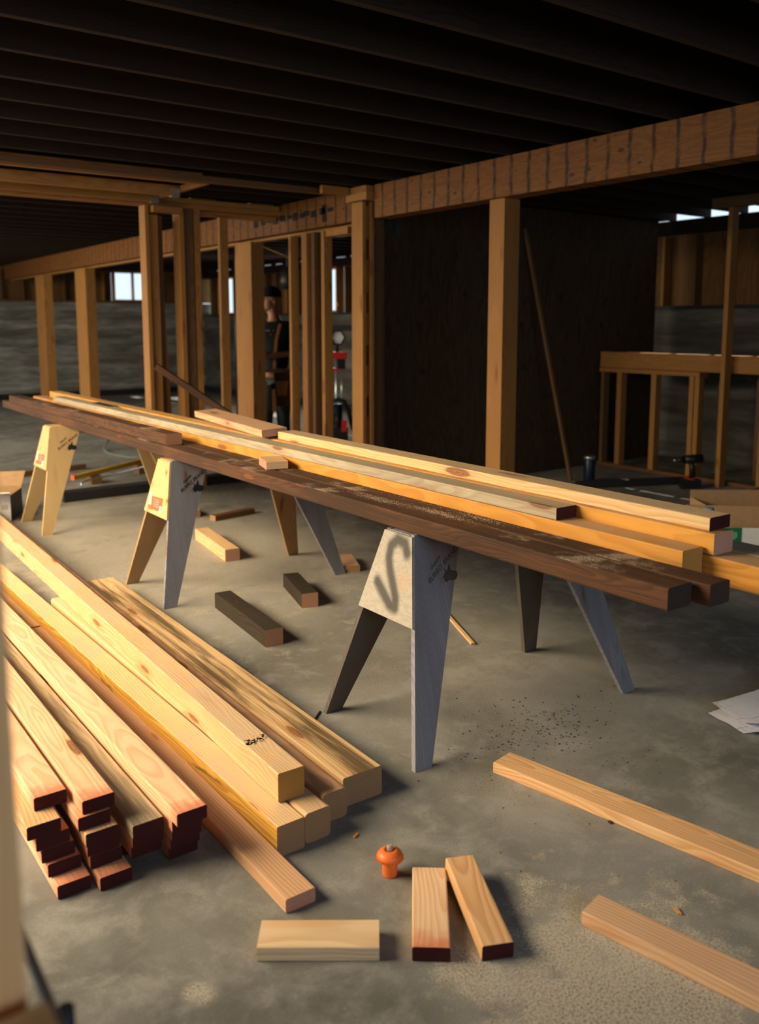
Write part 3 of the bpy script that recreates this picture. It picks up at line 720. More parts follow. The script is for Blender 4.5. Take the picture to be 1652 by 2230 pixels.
# stack of studs with red painted ends: columns of single boards
SG = 'red-ended studs stacked at the left'
def sb(x, y, layer, mat, label, far=5.6, dx=0, h=.0385, w=.089, fx=None):
    z = layer * .039 + .0004
    return lumber('stacked_stud', (x, y, z), (x + dx, far, z), w, h, [mat, M['red']], label, group=SG)
P_, D_ = M['fir_pink'], M['stud_dark']
sb(.617, 2.242, 0, P_, 'bottom stud of the leftmost column, jutting toward the viewer')
for l, (xx, yy) in enumerate(((.608, 2.292), (.596, 2.304), (.584, 2.304))):
    sb(xx, yy, l + 1, P_, ('second stud up in the leftmost column, set back in shadow', 'third stud up in the leftmost column', 'fourth stud up in the leftmost column, under the yellowish one')[l])
sb(.562, 2.303, 4, M['fir'], 'yellowish stud just under the top of the leftmost column')
sb(.600, 2.372, 5, P_, 'top stud of the leftmost column, curly grain and red end')
sb(.720, 2.210, 0, P_, 'lowest stud of the second column, lying apart on the floor')
sb(.712, 2.262, 1, P_, 'second stud up in the second column, deep in shadow')
sb(.706, 2.262, 2, P_, 'third stud up in the second column')
sb(.698, 2.245, 3, M['fir'], 'pale-topped stud halfway up the second column')
sb(.686, 2.268, 4, P_, 'stud directly below the top one of the second column')
sb(.702, 2.278, 5, P_, 'top stud of the second column with a bright red end')
sb(.815, 2.33, 0, P_, 'bottom stud of the third column, set back')
sb(.820, 2.243, 1, P_, 'second stud up in the third column with a chipped corner')
sb(.818, 2.225, 2, P_, 'third stud up in the third column under the weathered one')
sb(.814, 2.208, 3, M['fir_weather'], 'weathered grey-streaked stud on top of the third column', dx=-.012)
sb(.925, 2.235, 0, P_, 'bottom stud of the rightmost column')
sb(.923, 2.215, 1, P_, 'second stud up in the rightmost column')
sb(.920, 2.195, 2, P_, 'third stud up in the rightmost column')
sb(.914, 2.175, 3, P_, 'fourth stud up in the rightmost column, just below its top')
sb(.910, 2.130, 4, P_, 'top stud of the rightmost column, orange streaks and a red end', dx=-.02)

# ================================================================= OFFCUTS ON THE FLOOR
OG = 'offcuts scattered on the floor'
def piece(nm, A, B, w, h, mats, label, cat='offcut', **k): return lumber(nm, A, B, w, h, mats, label, cat, OG, **k)
RE = [M['fir'], M['red']]
piece('offcut', (.921, 1.769, 0), (1.160, 1.598, 0), .100, .038, [M['fir_pinkish'], M['end_pink']], 'short offcut lying crosswise in front of the piles')
bpy.data.objects['offcut'].data.materials[0] = wood('fir_streaky', (.78, .58, .36), (.58, .36, .17), 70, .3)
piece('offcut', (1.231, 1.483, 0), (1.424, 1.728, 0), .092, .038, [M['fir_pink'], M['red']], 'offcut with a dark knot and red end beside the orange cap')
piece('offcut', (1.366, 1.396, 0), (1.500, 1.690, .022), .080, .042, RE, 'red-ended offcut leaning on its neighbour, stained with rings')
piece('floor_board', (2.02, 2.062, 0), (2.02, 2.062, 0) if 0 else (2.255, .9, 0), .103, .038, [M['fir'], M['end_fir']], 'long pale board on the floor running off the right edge', 'board')
piece('floor_board', (1.668, 1.368, 0), (1.815, .70, 0), .094, .038, [M['fir_pinkish'], M['end_fir']], 'reddish board at the lower right running out of the picture', 'board')
K = [M['treated_offcut'], M['end_treated']]
piece('dark_offcut', (1.952, 3.538, 0), (2.015, 4.215, 0), .092, .084, K, 'long dark post offcut with a pale end between the sawhorses')
piece('dark_offcut', (2.388, 3.925, 0), (2.50, 4.32, 0), .092, .080, K, 'shorter dark post offcut nearer the far legs')
piece('offcut', (2.475, 5.02, 0), (2.565, 5.68, 0), .098, .080, [M['fir'], M['end_pink']], 'pale post offcut standing out between the middle sawhorse legs')
piece('offcut', (2.935, 4.36, 0), (3.05, 4.62, 0), .14, .042, [M['fir_pinkish'], M['end_fir']], 'wide flat offcut just beyond the middle sawhorse')
piece('offcut', (2.88, 6.17, 0), (3.26, 6.24, 0), .07, .042, [M['stud_dark'], M['end_fir']], 'thin dark offcut on the floor behind the middle sawhorse')
piece('offcut', (2.82, 6.35, 0), (2.84, 6.60, 0), .075, .06, [M['fir'], M['end_fir']], 'small pale offcut half hidden by the grey sawhorse leg')
piece('stake', (2.725, 2.99, 0), (2.95, 3.50, 0), .022, .010, [M['fir'], M['end_fir']], 'thin pale stake behind the nearest sawhorse', 'stick')
piece('stake', (2.05, 9.1, 0), (2.87, 9.25, 0), .05, .05, [M['stud_dark'], M['end_dark']], 'dark stick on the floor right of the farthest sawhorse leg', 'stick')
piece('dark_stick', (1.655, 2.72, 0), (1.745, 2.80, 0), .008, .005, [M['ink'], M['ink']], 'short black sliver on the floor beside the mould-streaked post', 'stick')

# orange safety cap for rebar
cap = empty('rebar_cap', (1.352, 1.812, 0)); tag(cap, 'orange safety cap standing on the floor beside the offcuts', 'cap')
bm = bmesh.new(); lathe(bm, [(.020, 0), (.021, .004), (.022, .045), (.024, .052)], 28, c=(1.352, 1.812)); mesh_obj('socket', bm, M['orange'], cap)
bm = bmesh.new(); prof = [(.024, .050), (.034, .052), (.0365, .056), (.0355, .061), (.030, .069), (.020, .075), (.014, .076), (.013, .070), (.004, .069)]
lathe(bm, prof, 36, c=(1.352, 1.812))
for k in range(36):
    a = 2 * math.pi * k / 36; c, s = math.cos(a), math.sin(a)
    hexa(bm, [(1.352 + c * r - s * t, 1.812 + s * r + c * t, zz) for zz in (.050, .057) for r, t in ((.034, -.0016), (.0385, -.0012), (.0385, .0012), (.034, .0016))])
mesh_obj('flange', bm, M['orange'], cap)
bm = bmesh.new(); lathe(bm, [(.008, .06), (.0085, .082), (.006, .086)], 12, c=(1.354, 1.815)); o = mesh_obj('plug', bm, M['grey_text'], cap); o['label'] = 'grey plug in the middle of the cap'

# bark chips (uncountable debris) and loose grains
bm = bmesh.new(); random.seed(11)
grains(bm, 2.36, 2.20, .0006, .16, .11, 260, .0022, .0065); grains(bm, 2.25, 1.85, .0006, .28, .22, 120, .0015, .005)
tag(mesh_obj('bark_debris', bm, M['chip']), 'scatter of dark bark chips on the floor right of the nearest sawhorse', 'debris', None, 'stuff')
bm = bmesh.new()
grains(bm, 1.62, 1.12, .0006, .20, .16, 2200, .0006, .0016); grains(bm, 2.3, 3.0, .0006, .4, .5, 600, .0008, .0022); grains(bm, 1.2, 1.5, .0006, .3, .3, 500, .0006, .0016); grains(bm, 2.2, 5.3, .0006, .5, .9, 700, .001, .003)
tag(mesh_obj('sawdust_grains', bm, M['sawdust']), 'pale sawdust grains scattered over the concrete floor', 'sawdust', None, 'stuff')
for (x, y, s, a, lab) in ((1.38, 2.02, .012, .5, 'small wood chip on the floor left of the orange cap'), (1.865, 1.245, .014, 1.1, 'orange wood chip between the two long floor boards'), (2.06, 1.62, .016, .2, 'dark chip above the long pale floor board')):
    bm = bmesh.new(); c, q = math.cos(a), math.sin(a)
    hexa(bm, [(x + c * u - q * v, y + q * u + c * v, zz) for zz in (.0008, .005) for u, v in ((-s, -s * .3), (s, -s * .35), (s * .9, s * .3), (-s * .8, s * .4))])
    tag(mesh_obj('wood_chip', bm, M['chip' if 'dark' in lab else 'fir_amber']), lab, 'wood chip')
# chips where the left chips lie near the mid sawhorse
# crumpled printed plans at the right edge
pl = empty('printed_plans', (3.15, 1.72, 0)); tag(pl, 'crumpled stack of printed building plans at the right edge', 'paper')
for k in range(7):
    bm = bmesh.new(); n = 14; random.seed(k)
    ph = random.uniform(0, 6); g = {}
    for i in range(n + 1):
        for j in range(n + 1):
            u, v = i / n, j / n
            z = .004 + .009 * k + .020 * u * u * (k / 6) + .008 * math.sin(u * 9 + ph + v * 3) * u * .8 + .010 * max(0, math.sin(v * 7 + ph)) * (1 - u) * .4
            g[i, j] = bm.verts.new((u * .50, (v - .5) * .34 * (.55 + .45 * u), max(.0015 + .0004 * k, z)))
    for i in range(n):
        for j in range(n):
            f = bm.faces.new((g[i, j], g[i + 1, j], g[i + 1, j + 1], g[i, j + 1])); f.smooth = True
    mesh_obj('sheet', bm, M['paper'], pl, Matrix.Translation((2.945 + .010 * (k % 3), 1.80 - .02 * (k % 4), 0)) @ Matrix.Rotation(R(-14 - 5 * (k % 3)), 4, 'Z'))

# ================================================================= THINGS AT THE LEFT AND FAR
bx = empty('cardboard_box', (1.68, 7.30, 0)); tag(bx, 'open white box with a brown inside at the left edge behind the posts', 'box')
m0 = Matrix.Translation((1.52, 7.12, 0)) @ Matrix.Rotation(R(-28), 4, 'Z')
for nm, q, mt in (('front_panel', (-.34, .10, 0, .006, 0, .20), 'white_card'), ('back_panel', (-.34, .10, .34, .346, 0, .22), 'cardboard'), ('side_panel', (-.34, -.334, .006, .34, 0, .20), 'cardboard'), ('side_panel', (.094, .10, .006, .34, 0, .20), 'black'), ('base', (-.334, .094, .006, .34, .001, .006), 'cardboard')):
    bm = bmesh.new(); box(bm, *q); mesh_obj(nm, bm, M[mt], bx, m0)
bm = bmesh.new(); hexa(bm, [(-.34, -.005, .20), (.10, -.005, .20), (.10, .001, .20), (-.34, .001, .20), (-.32, -.16, .25), (.14, -.16, .25), (.14, -.155, .256), (-.32, -.155, .256)]); mesh_obj('flap', bm, M['white_card'], bx, m0)
bm = bmesh.new(); hexa(bm, [(-.34, .346, .22), (.10, .346, .22), (.10, .352, .22), (-.34, .352, .22), (-.36, .42, .32), (.12, .40, .33), (.12, .406, .33), (-.36, .426, .32)]); mesh_obj('flap', bm, M['cardboard'], bx, m0)
bm = bmesh.new()
for k in range(4): box(bm, -.16, -.03, -.0008, 0, .05 + .02 * k, .058 + .02 * k)
mesh_obj('printed_lines', bm, M['grey_text'], bx, m0)['kind'] = 'stuff'
bm = bmesh.new()
for k in range(7): box(bm, .03 + .008 * k, .034 + .008 * k, -.0008, 0, .09, .13)
mesh_obj('barcode', bm, M['grey_text'], bx, m0)['kind'] = 'stuff'

lv = empty('spirit_level', (2.45, 8.25, 0)); tag(lv, 'long yellow spirit level with red end caps lying on the floor', 'level')
A, B = (2.44, 8.20, .075), (3.35, 8.70, .10)
bar('body', A, B, .04, .045, M['yellow'], parent=lv); bar('end_cap', (2.42, 8.189, .0745), (2.442, 8.201, .0751), .042, .047, M['orange_label'], parent=lv)
bm = bmesh.new(); tube(bm, [(2.46, 8.06, .01), (2.46, 8.06, .062), (2.5, 8.10, .070), (3.3, 8.52, .088)], .008, 8); tag(mesh_obj('bent_rod', bm, M['steel']), 'bent grey rod under the yellow level', 'rod')
for xx in (2.62, 3.2): tag(block('support_block', xx, xx + .1, 8.20 + (xx - 2.5) * .52, 8.36 + (xx - 2.5) * .52, 0, .076 + .012 * (xx - 2.6), M['stud_dark']), 'small block under the %s end of the yellow level' % ('red-capped' if xx < 3 else 'hidden'), 'block')
bm = bmesh.new(); pts = []
for k in range(22):
    a = R(95 + 11 * k); pts.append((3.62 + .20 * math.cos(a), 10.05 + .55 * math.sin(a), .015 + (.10 if k < 4 else 0) * (4 - k) / 4))
pts += [(3.75, 9.5, .015), (4.0, 9.55, .015)]
tube(bm, pts, .011, 8); tag(mesh_obj('hose', bm, M['cable']), 'grey-green hose curled on the floor beyond the sawhorses', 'hose')

# work light on a stand
hl = empty('work_light', (6.20, 9.45, 0)); tag(hl, 'work light with a hexagonal lamp head and red bracket on a stand', 'lamp')
fm = Matrix.Translation((6.20, 9.45, 1.345)) @ Matrix.Rotation(R(-36), 4, 'Z')
bm = bmesh.new(); hx = []
for r in (.112, .086):
    hx.append([[bm.verts.new((r * math.cos(R(60 * k)), y, r * math.sin(R(60 * k)))) for k in range(6)] for y in (-.03, .03)])
for k in range(6):
    j = (k + 1) % 6; (o0, o1), (i0, i1) = hx
    for f in ((o0[k], o0[j], o1[j], o1[k]), (i0[j], i0[k], i1[k], i1[j]), (o0[j], o0[k], i0[k], i0[j]), (o1[k], o1[j], i1[j], i1[k])): bm.faces.new(f)
mesh_obj('lamp_frame', bm, M['black'], hl, fm)
bm = bmesh.new(); a = [bm.verts.new((.086 * math.cos(R(60 * k)), 0, .086 * math.sin(R(60 * k)))) for k in range(6)]; b = [bm.verts.new((.086 * math.cos(R(60 * k)), .01, .086 * math.sin(R(60 * k)))) for k in range(6)]
bm.faces.new(a); bm.faces.new(b[::-1])
for k in range(6): bm.faces.new((a[k], b[k], b[(k + 1) % 6], a[(k + 1) % 6]))
mesh_obj('lamp_lens', bm, M['white'], hl, fm)
bm = bmesh.new(); box(bm, -.12, .12, -.05, .05, -.27, -.18); mesh_obj('bracket', bm, M['red_plastic'], hl, fm)
bm = bmesh.new(); box(bm, .0, .10, -.05, .05, -.40, -.272); mesh_obj('battery', bm, M['black'], hl, fm)
bm = bmesh.new(); box(bm, -.02, .02, -.02, .02, -.18, -.10); mesh_obj('neck', bm, M['black'], hl, fm)
bm = bmesh.new(); box(bm, -.13, .06, -.04, .04, -.415, -.39); mesh_obj('handle', bm, M['red_plastic'], hl, fm)
bm = bmesh.new(); tube(bm, [(-.02, 0, -1.33), (-.02, 0, -.19)], .012, 8); tube(bm, [(.05, 0, -1.0), (.05, 0, -.41)], .006, 6); mesh_obj('pole', bm, M['foil'], hl, fm)
bm = bmesh.new()
tube(bm, [(-.12, 0, -1.30), (-.13, 0, -.95), (-.08, 0, -.83), (.0, 0, -.79), (.08, 0, -.82), (.14, 0, -.95), (.20, 0, -1.2)], .03, 8); tube(bm, [(0, 0, -1.33), (0, 0, -.85)], .06, 10); box(bm, -.13, .13, -.08, .08, -1.335, -1.15)
mesh_obj('stand_base', bm, M['black'], hl, fm)
bm = bmesh.new(); box(bm, -.12, -.09, -.1, -.05, -1.1, -.95); mesh_obj('latch', bm, M['red_plastic'], hl, fm)
bm = bmesh.new(); box(bm, .05, .12, -.1, -.085, -1.2, -1.05); mesh_obj('red_trim', bm, M['red_plastic'], hl, fm)

# hard hat and hook hung near the worker, cord across the ceiling
bm = bmesh.new(); lathe(bm, [(.02, 1.92), (.10, 1.93), (.115, 2.02), (.10, 2.12), (.05, 2.19), (.01, 2.2)], 16, c=(5.35, 9.2)); box(bm, 5.33, 5.37, 9.18, 9.22, 2.19, 2.649)
tag(mesh_obj('hanging_bag', bm, M['black']), 'black bundle hanging from the joists right of the worker', 'bundle')
bm = bmesh.new(); tube(bm, [(4.75, 9.4, 0), (4.75, 9.4, 2.649)], .02, 8); tag(mesh_obj('black_pole', bm, M['black']), 'black upright pole behind the worker', 'pole')
bm = bmesh.new(); tube(bm, [(4.6, 9.3, 2.62), (4.95, 9.02, 2.38), (5.25, 8.7, 2.20)], .008, 6); tag(mesh_obj('yellow_rope', bm, M['yellow']), 'yellow rope slung under the ceiling above the worker', 'rope')
# metal case with purple edge on the wall ledge
tag(block('ledge_tray', 8.40, 8.60, 11.0, 14.6, 1.42, 1.50, M['tape']), 'dark tray fixed along the right concrete wall behind the work light', 'tray')

# right background: cylinder, drill, boxes
bm = bmesh.new(); lathe(bm, [(.052, 0), (.055, .01), (.055, .22), (.05, .23)], 20, c=(6.56, 5.58)); cy = mesh_obj('black_cylinder', bm, M['blue_pipe']); tag(cy, 'dark cylinder standing at the foot of the diagonal pole', 'cylinder')
bm = bmesh.new(); lathe(bm, [(.056, .225), (.056, .25), (.05, .255)], 20, c=(6.56, 5.58)); mesh_obj('metal_rim', bm, M['steel'], cy)
dr = empty('cordless_drill', (7.08, 4.80, 0)); tag(dr, 'black cordless drill standing on its battery in the dark background', 'drill')
fm = Matrix.Translation((7.08, 4.80, 0)) @ Matrix.Rotation(R(-36), 4, 'Z') @ Matrix.Scale(1.15, 4)
bm = bmesh.new(); box(bm, -.09, .06, -.045, .045, .001, .075); mesh_obj('battery', bm, M['black'], dr, fm)
bm = bmesh.new(); box(bm, -.04, .0, -.047, .047, .076, .086); mesh_obj('red_trim', bm, M['red_plastic'], dr, fm)
bm = bmesh.new(); tube(bm, [(.0, 0, .09), (.0, 0, .16), (-.01, 0, .215)], .024, 10); mesh_obj('handle', bm, M['black'], dr, fm)
bm = bmesh.new(); tube(bm, [(.075, 0, .245), (-.07, 0, .235)], .036, 12); tube(bm, [(-.07, 0, .235), (-.13, 0, .23)], [.028, .014], 10); mesh_obj('body', bm, M['black'], dr, fm)
bm = bmesh.new(); tube(bm, [(-.13, 0, .23), (-.155, 0, .228)], .010, 8); mesh_obj('chuck', bm, M['steel'], dr, fm)
gb = empty('supply_box', (4.75, 2.72, 0)); tag(gb, 'cardboard box with white and green printed side at the right edge', 'box')
fm = Matrix.Translation((4.50, 3.00, 0)) @ Matrix.Rotation(R(-42), 4, 'Z')
bm = bmesh.new(); box(bm, 0, .8, 0, .006, .0, .33); mesh_obj('front_panel', bm, M['white_card'], gb, fm)
bm = bmesh.new(); box(bm, 0, .8, .3, .306, .0, .40); mesh_obj('back_panel', bm, M['cardboard'], gb, fm)
for xx in (0, .794):
    bm = bmesh.new(); box(bm, xx, xx + .006, .006, .3, 0, .33); mesh_obj('side_panel', bm, M['cardboard'], gb, fm)
bm = bmesh.new(); box(bm, .145, .255, -.0015, 0, .21, .33); box(bm, .145, .8, -.0015, 0, .20, .21); mesh_obj('green_panel', bm, M['green_card'], gb, fm)
bm = bmesh.new(); vs = [bm.verts.new(p) for p in ((.172, -.002, .305), (.228, -.002, .305), (.232, -.002, .275), (.20, -.002, .245), (.168, -.002, .275))]; bm.faces.new(vs)
mesh_obj('shield_mark', bm, flat('pale_green', (.10, .35, .16), .6), gb, fm)
bm = bmesh.new()
for k in range(5): box(bm, .02, .12 - .012 * (k % 3), -.0018, 0, .225 + .018 * k, .230 + .018 * k)
mesh_obj('printed_lines', bm, M['grey_text'], gb, fm)['kind'] = 'stuff'
fm = Matrix.Translation((5.25, 3.40, 0)) @ Matrix.Rotation(R(-36), 4, 'Z')
cb = empty('cardboard_box', (5.4, 3.3, 0)); tag(cb, 'plain open cardboard box behind the printed one in the right shadows', 'box')
for nm, q in (('front_panel', (0, .7, 0, .006, 0, .26)), ('back_panel', (0, .7, .4, .406, 0, .33)), ('side_panel', (0, .006, .006, .4, 0, .28)), ('side_panel', (.694, .7, .006, .4, 0, .30))):
    bm = bmesh.new(); box(bm, *q); mesh_obj(nm, bm, M['cardboard'], cb, fm)
bm = bmesh.new(); lathe(bm, [(.010, .8465), (.020, .848), (.021, .93), (.017, .945), (.008, .948)], 14, c=(2.432, 1.585))
tag(mesh_obj('metal_can', bm, M['foil']), 'small shiny metal can glinting just behind the red end of the knotty board', 'can')

# foreground: blurred stud, sill and pipe close to the camera at the left
lw = empty('near_wall_frame', (.05, .80, 0)); tag(lw, 'blurred wall stud and sill close to the camera at the left edge', 'wall frame')
stud('stud', .118, .845, 0, 2.649, .11, .09, M['fir_bright'], lw)
bar('sill', (.125, -.30, .80), (.125, .775, .80), .12, .10, M['fir_bright'], parent=lw)
bm = bmesh.new(); tube(bm, [(.196, -.2, .80), (.206, .6, .80), (.218, 1.05, .80)], .006, 10); tag(mesh_obj('blue_pipe', bm, M['blue_pipe']), 'dark blue pipe running along the blurred sill at the lower left', 'pipe')

# ================================================================= THE WORKER
def skin_mesh(name, verts, edges, radii, mat, parent, m, root=0, sub=2, smooth=True):
    me = bpy.data.meshes.new('tmp'); me.from_pydata(verts, edges, []); o = bpy.data.objects.new('tmp', me); C.objects.link(o)
    md = o.modifiers.new('s', 'SKIN'); md.use_smooth_shade = True; md.branch_smoothing = .3
    sl = me.skin_vertices[0].data
    for i, r in enumerate(radii):
        sl[i].radius = r if isinstance(r, tuple) else (r, r)
        sl[i].use_root = (i == root)
    sd = o.modifiers.new('u', 'SUBSURF'); sd.levels = sub; sd.render_levels = sub
    dg = bpy.context.evaluated_depsgraph_get(); dg.update()
    nm = bpy.data.meshes.new_from_object(o.evaluated_get(dg)); bpy.data.objects.remove(o)
    nm.name = name; nm.materials.clear(); nm.materials.append(mat)
    for p in nm.polygons: p.use_smooth = smooth; p.material_index = 0
    r_ = bpy.data.objects.new(name, nm); C.objects.link(r_); r_.matrix_world = m
    if parent: attach(r_, parent)
    return r_
PM = Matrix.Translation((4.83, 8.66, 0)) @ Matrix.Rotation(R(-36), 4, 'Z')     # x to the viewer's right, y away
worker = empty('person', (4.83, 8.66, 0)); tag(worker, 'worker in black cap, T-shirt and leather pouches, looking left behind the wide post', 'person')
V = []; E = []; RR = []
def v(x, y, z, r, link=None):
    V.append((x, y, z)); RR.append(r)
    if link is not None: E.append((link, len(V) - 1))
    return len(V) - 1
pel = v(.02, 0, 1.02, (.095, .065)); ch1 = v(.02, 0, 1.22, (.12, .09), pel); ch2 = v(.02, .01, 1.42, (.15, .10), ch1); nb = v(.015, .01, 1.56, (.085, .085), ch2)
nk = v(.0, 0, 1.64, (.058, .058), nb); hd0 = v(-.02, -.01, 1.71, (.075, .08), nk); hd1 = v(-.02, -.01, 1.79, (.092, .102), hd0); hd2 = v(-.015, 0, 1.88, (.085, .095), hd1)
for sx, ex, ey, ez, hx_, hy, hz in ((1, .215, -.02, 1.20, -.03, -.20, 1.165), (-1, -.20, -.08, 1.20, -.12, -.28, 1.16)):
    s_ = v(.02 + .185 * sx, 0, 1.50, .062, ch2); m_ = v(.02 + (ex - .02) * .97, ey * .5, 1.36, .052, s_); e_ = v(ex, ey, ez, .043, m_)
    f_ = v(ex * .5 + hx_ * .5, ey * .5 + hy * .5, ez * .5 + hz * .5, .036, e_); w_ = v(hx_, hy, hz, .026, f_)
    dv = (Vector((hx_, hy, hz)) - Vector((ex, ey, ez))).normalized(); side = dv.cross(Vector((0, 0, 1))).normalized()
    p_ = v(*(Vector((hx_, hy, hz)) + dv * .05), (.036, .022), w_)
for sx, kx, ky, fx, fy in ((1, .10, -.02, .11, .05), (-1, -.08, -.06, -.115, -.05)):
    h_ = v(.02 + .09 * sx, 0, .94, (.095, .1), pel); k_ = v(kx, ky - .03, .52, .062, h_); c_ = v((kx + fx) / 2, (ky + fy) / 2 + .02, .35, .056, k_); a_ = v(fx, fy, .10, .042, c_); t_ = v(fx - .06, fy - .12, .045, .045, a_)
body = skin_mesh('body', V, E, RR, M['skin'], worker, PM)
# face: nose, brow, chin, ear, eyes - head turned to the viewer's left, slightly to the camera
hm = PM @ Matrix.Translation((-.02, -.01, 1.765)) @ Matrix.Rotation(R(-58), 4, 'Z')     # local -y = face direction
def blob(name, loc, s, mat, par, rot=None, sub=2):
    bm = bmesh.new(); bmesh.ops.create_icosphere(bm, subdivisions=sub, radius=1)
    for q in bm.verts: q.co = Vector((q.co.x * s[0], q.co.y * s[1], q.co.z * s[2]))
    for f in bm.faces: f.smooth = True
    return mesh_obj(name, bm, mat, par, hm @ Matrix.Translation(loc) @ (rot or Matrix()))
blob('face', (0, -.030, -.015), (.072, .078, .098), M['skin'], worker, sub=3)
blob('nose', (0, -.112, -.005), (.013, .020, .028), M['skin'], worker)
blob('chin', (0, -.078, -.085), (.030, .028, .024), M['skin'], worker)
blob('mouth', (0, -.104, -.052), (.024, .010, .008), flat('lips', (.25, .08, .06), .5), worker)
for s in (-1, 1):
    blob('ear', (.078 * s, .012, -.005), (.010, .022, .032), M['skin'], worker); blob('eye', (.030 * s, -.093, .018), (.013, .010, .008), M['ink'], worker); blob('eyebrow', (.030 * s, -.100, .038), (.020, .008, .004), M['ink'], worker)
# cap
bm = bmesh.new(); bmesh.ops.create_uvsphere(bm, u_segments=28, v_segments=16, radius=1)
bmesh.ops.delete(bm, geom=[q for q in bm.verts if q.co.z < -.25], context='VERTS')
for q in bm.verts: q.co = Vector((q.co.x * .100, q.co.y * .118, q.co.z * .105 + .068))
for f in bm.faces: f.smooth = True
mesh_obj('knit_cap', bm, M['beanie'], worker, hm @ Matrix.Translation((0, .002, 0)))
# fingers closed on the tape measure in the front hand
for hand, (hx_, hy, hz), dvv in ((0, (-.03, -.20, 1.165), Vector((-.245, -.18, -.035)).normalized()), (1, (-.12, -.28, 1.16), Vector((.08, -.2, -.04)).normalized())):
    side = dvv.cross(Vector((0, 0, 1))).normalized()
    b0 = Vector((hx_, hy, hz)) + dvv * .06
    for k in range(4):
        oz = .024 - .016 * k; L = (.034, .038, .036, .028)[k]
        p0 = b0 + Vector((0, 0, oz)); p1 = p0 + dvv * L; p2 = p1 + dvv * .012 + side * -.022; p3 = p2 + side * -.016 - dvv * .012
        skin_mesh('finger', [tuple(q) for q in (p0 - dvv * .02, p0, p1, p2, p3)], [(0, 1), (1, 2), (2, 3), (3, 4)], [.009, .0095, .009, .0085, .007], M['skin'], body, PM, sub=1)
    p0 = b0 - dvv * .04 + Vector((0, 0, .026)); p1 = p0 + dvv * .03 + Vector((0, 0, .024)) - side * .012; p2 = p1 + dvv * .026 - side * .016
    skin_mesh('thumb', [tuple(q) for q in (p0, p1, p2)], [(0, 1), (1, 2)], [.012, .0105, .009], M['skin'], body, PM, sub=1)
bm = bmesh.new(); box(bm, -.165, -.115, -.315, -.275, 1.15, 1.20)
tag(mesh_obj('tape_measure', bm, M['bright_yellow'], None, PM), 'bright yellow tape measure in the hand of the worker', 'tape measure')
# clothes
sv = [(.02, 0, .93), (.02, 0, 1.22), (.02, .01, 1.42), (.015, .01, 1.545), (.205, 0, 1.50), (.222, -.01, 1.37), (.226, -.02, 1.25), (-.165, 0, 1.50), (-.195, -.03, 1.37), (-.205, -.06, 1.26)]
skin_mesh('t_shirt', sv, [(0, 1), (1, 2), (2, 3), (2, 4), (4, 5), (5, 6), (2, 7), (7, 8), (8, 9)], [(.18, .135), (.168, .132), (.198, .14), (.105, .10), .080, .074, .068, .080, .074, .068], M['shirt'], worker, PM)
tv = [(.02, 0, 1.08), (.11, 0, .90), (.10, -.05, .52), (.105, .03, .32), (.112, .05, .10), (-.07, 0, .90), (-.08, -.09, .52), (-.10, -.03, .32), (-.115, -.05, .10)]
skin_mesh('work_trousers', tv, [(0, 1), (1, 2), (2, 3), (3, 4), (0, 5), (5, 6), (6, 7), (7, 8)], [(.205, .16), (.120, .125), .084, .074, .066, (.115, .12), .084, .074, .066], M['jeans'], worker, PM)
for fx, fy in ((.11, .05), (-.115, -.05)):
    bm = bmesh.new(); tube(bm, [(fx + .03, fy + .05, .052), (fx, fy, .055), (fx - .07, fy - .13, .045), (fx - .09, fy - .18, .034)], [.050, .055, .048, .030], 14)
    mesh_obj('boot', bm, M['leather_dark'], worker, PM)
bm = bmesh.new()
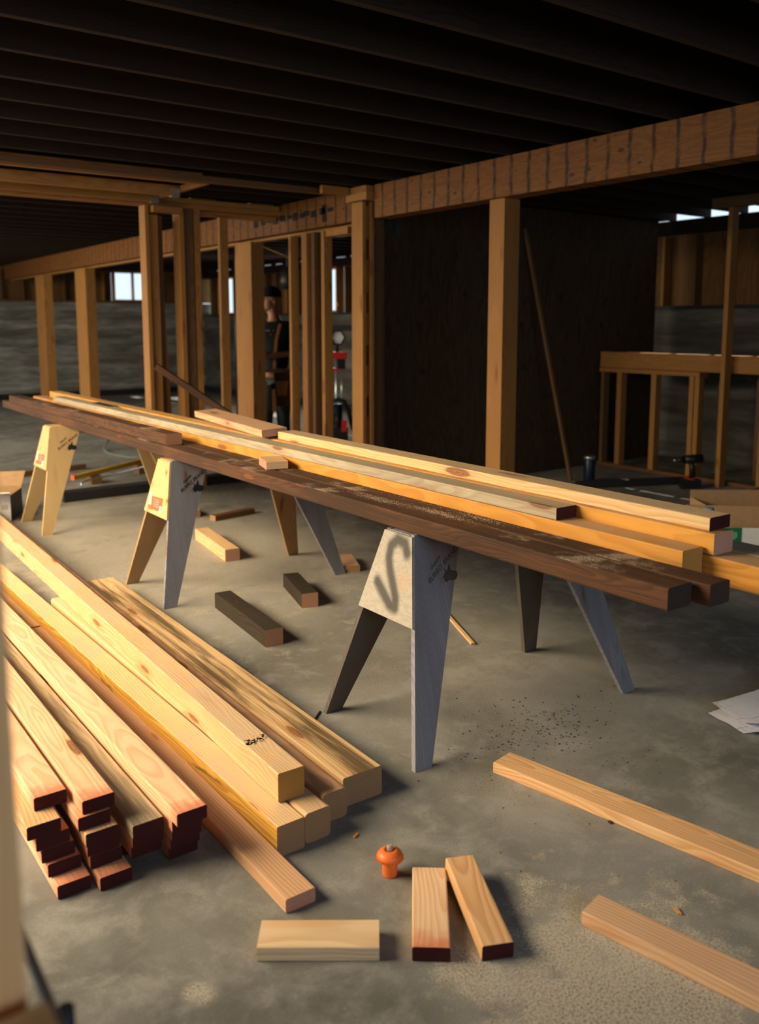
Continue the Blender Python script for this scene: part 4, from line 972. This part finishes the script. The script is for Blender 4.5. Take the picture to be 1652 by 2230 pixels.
for a, b in zip([(.09, -.125, 1.52), (.05, -.150, 1.36), (.03, -.150, 1.18), (.02, -.150, 1.02)][:-1], [(.09, -.125, 1.52), (.05, -.150, 1.36), (.03, -.150, 1.18), (.02, -.150, 1.02)][1:]):
    hexa(bm, [(a[0] - .016, a[1], a[2]), (a[0] + .016, a[1], a[2]), (a[0] + .016, a[1] + .02, a[2]), (a[0] - .016, a[1] + .02, a[2]), (b[0] - .016, b[1], b[2]), (b[0] + .016, b[1], b[2]), (b[0] + .016, b[1] + .02, b[2]), (b[0] - .016, b[1] + .02, b[2])])
mesh_obj('suspender', bm, M['leather'], worker, PM)
bm = bmesh.new(); box(bm, -.17, .22, -.158, -.14, .985, 1.03); mesh_obj('tool_belt', bm, M['leather_dark'], worker, PM)
bm = bmesh.new(); hexa(bm, [(.05, -.24, .62), (.20, -.22, .62), (.20, -.12, .64), (.05, -.13, .64), (.03, -.27, .99), (.22, -.25, .99), (.22, -.12, .99), (.03, -.13, .99)]); mesh_obj('tool_pouch', bm, M['leather_dark'], worker, PM)
bm = bmesh.new(); hexa(bm, [(.07, -.285, .74), (.17, -.275, .74), (.17, -.22, .75), (.07, -.23, .75), (.05, -.30, .90), (.19, -.29, .90), (.19, -.24, .90), (.05, -.25, .90)]); mesh_obj('tool_pouch', bm, M['leather'], worker, PM)
bm = bmesh.new(); hexa(bm, [(.0, -.20, .56), (.05, -.20, .56), (.05, -.15, .57), (.0, -.15, .57), (.0, -.21, .80), (.06, -.21, .80), (.06, -.15, .80), (.0, -.15, .80)]); mesh_obj('tool_holder', bm, M['leather'], worker, PM)
bm = bmesh.new(); box(bm, -.02, .0, -.150, -.141, 1.395, 1.41); o = mesh_obj('chest_print', bm, M['red_plastic'], worker, PM); o['label'] = 'small red print on the chest of the shirt'
bm = bmesh.new(); box(bm, -.12, -.09, -.145, -.135, 1.44, 1.455); box(bm, -.07, -.02, -.15, -.14, 1.44, 1.452); box(bm, .01, .02, -.15, -.14, 1.44, 1.452); mesh_obj('chest_print', bm, M['grey_text'], worker, PM)
stud('stud', .118, -.26, 0, .80, .11, .04, M['fir_pinkish'], lw)

bm = bmesh.new(); tube(bm, [(.262, 1.02, 0), (.258, 1.0, .70)], .010, 10); tag(mesh_obj('black_stake', bm, M['black_rubber']), 'blurred black stake standing at the bottom left corner', 'stake')
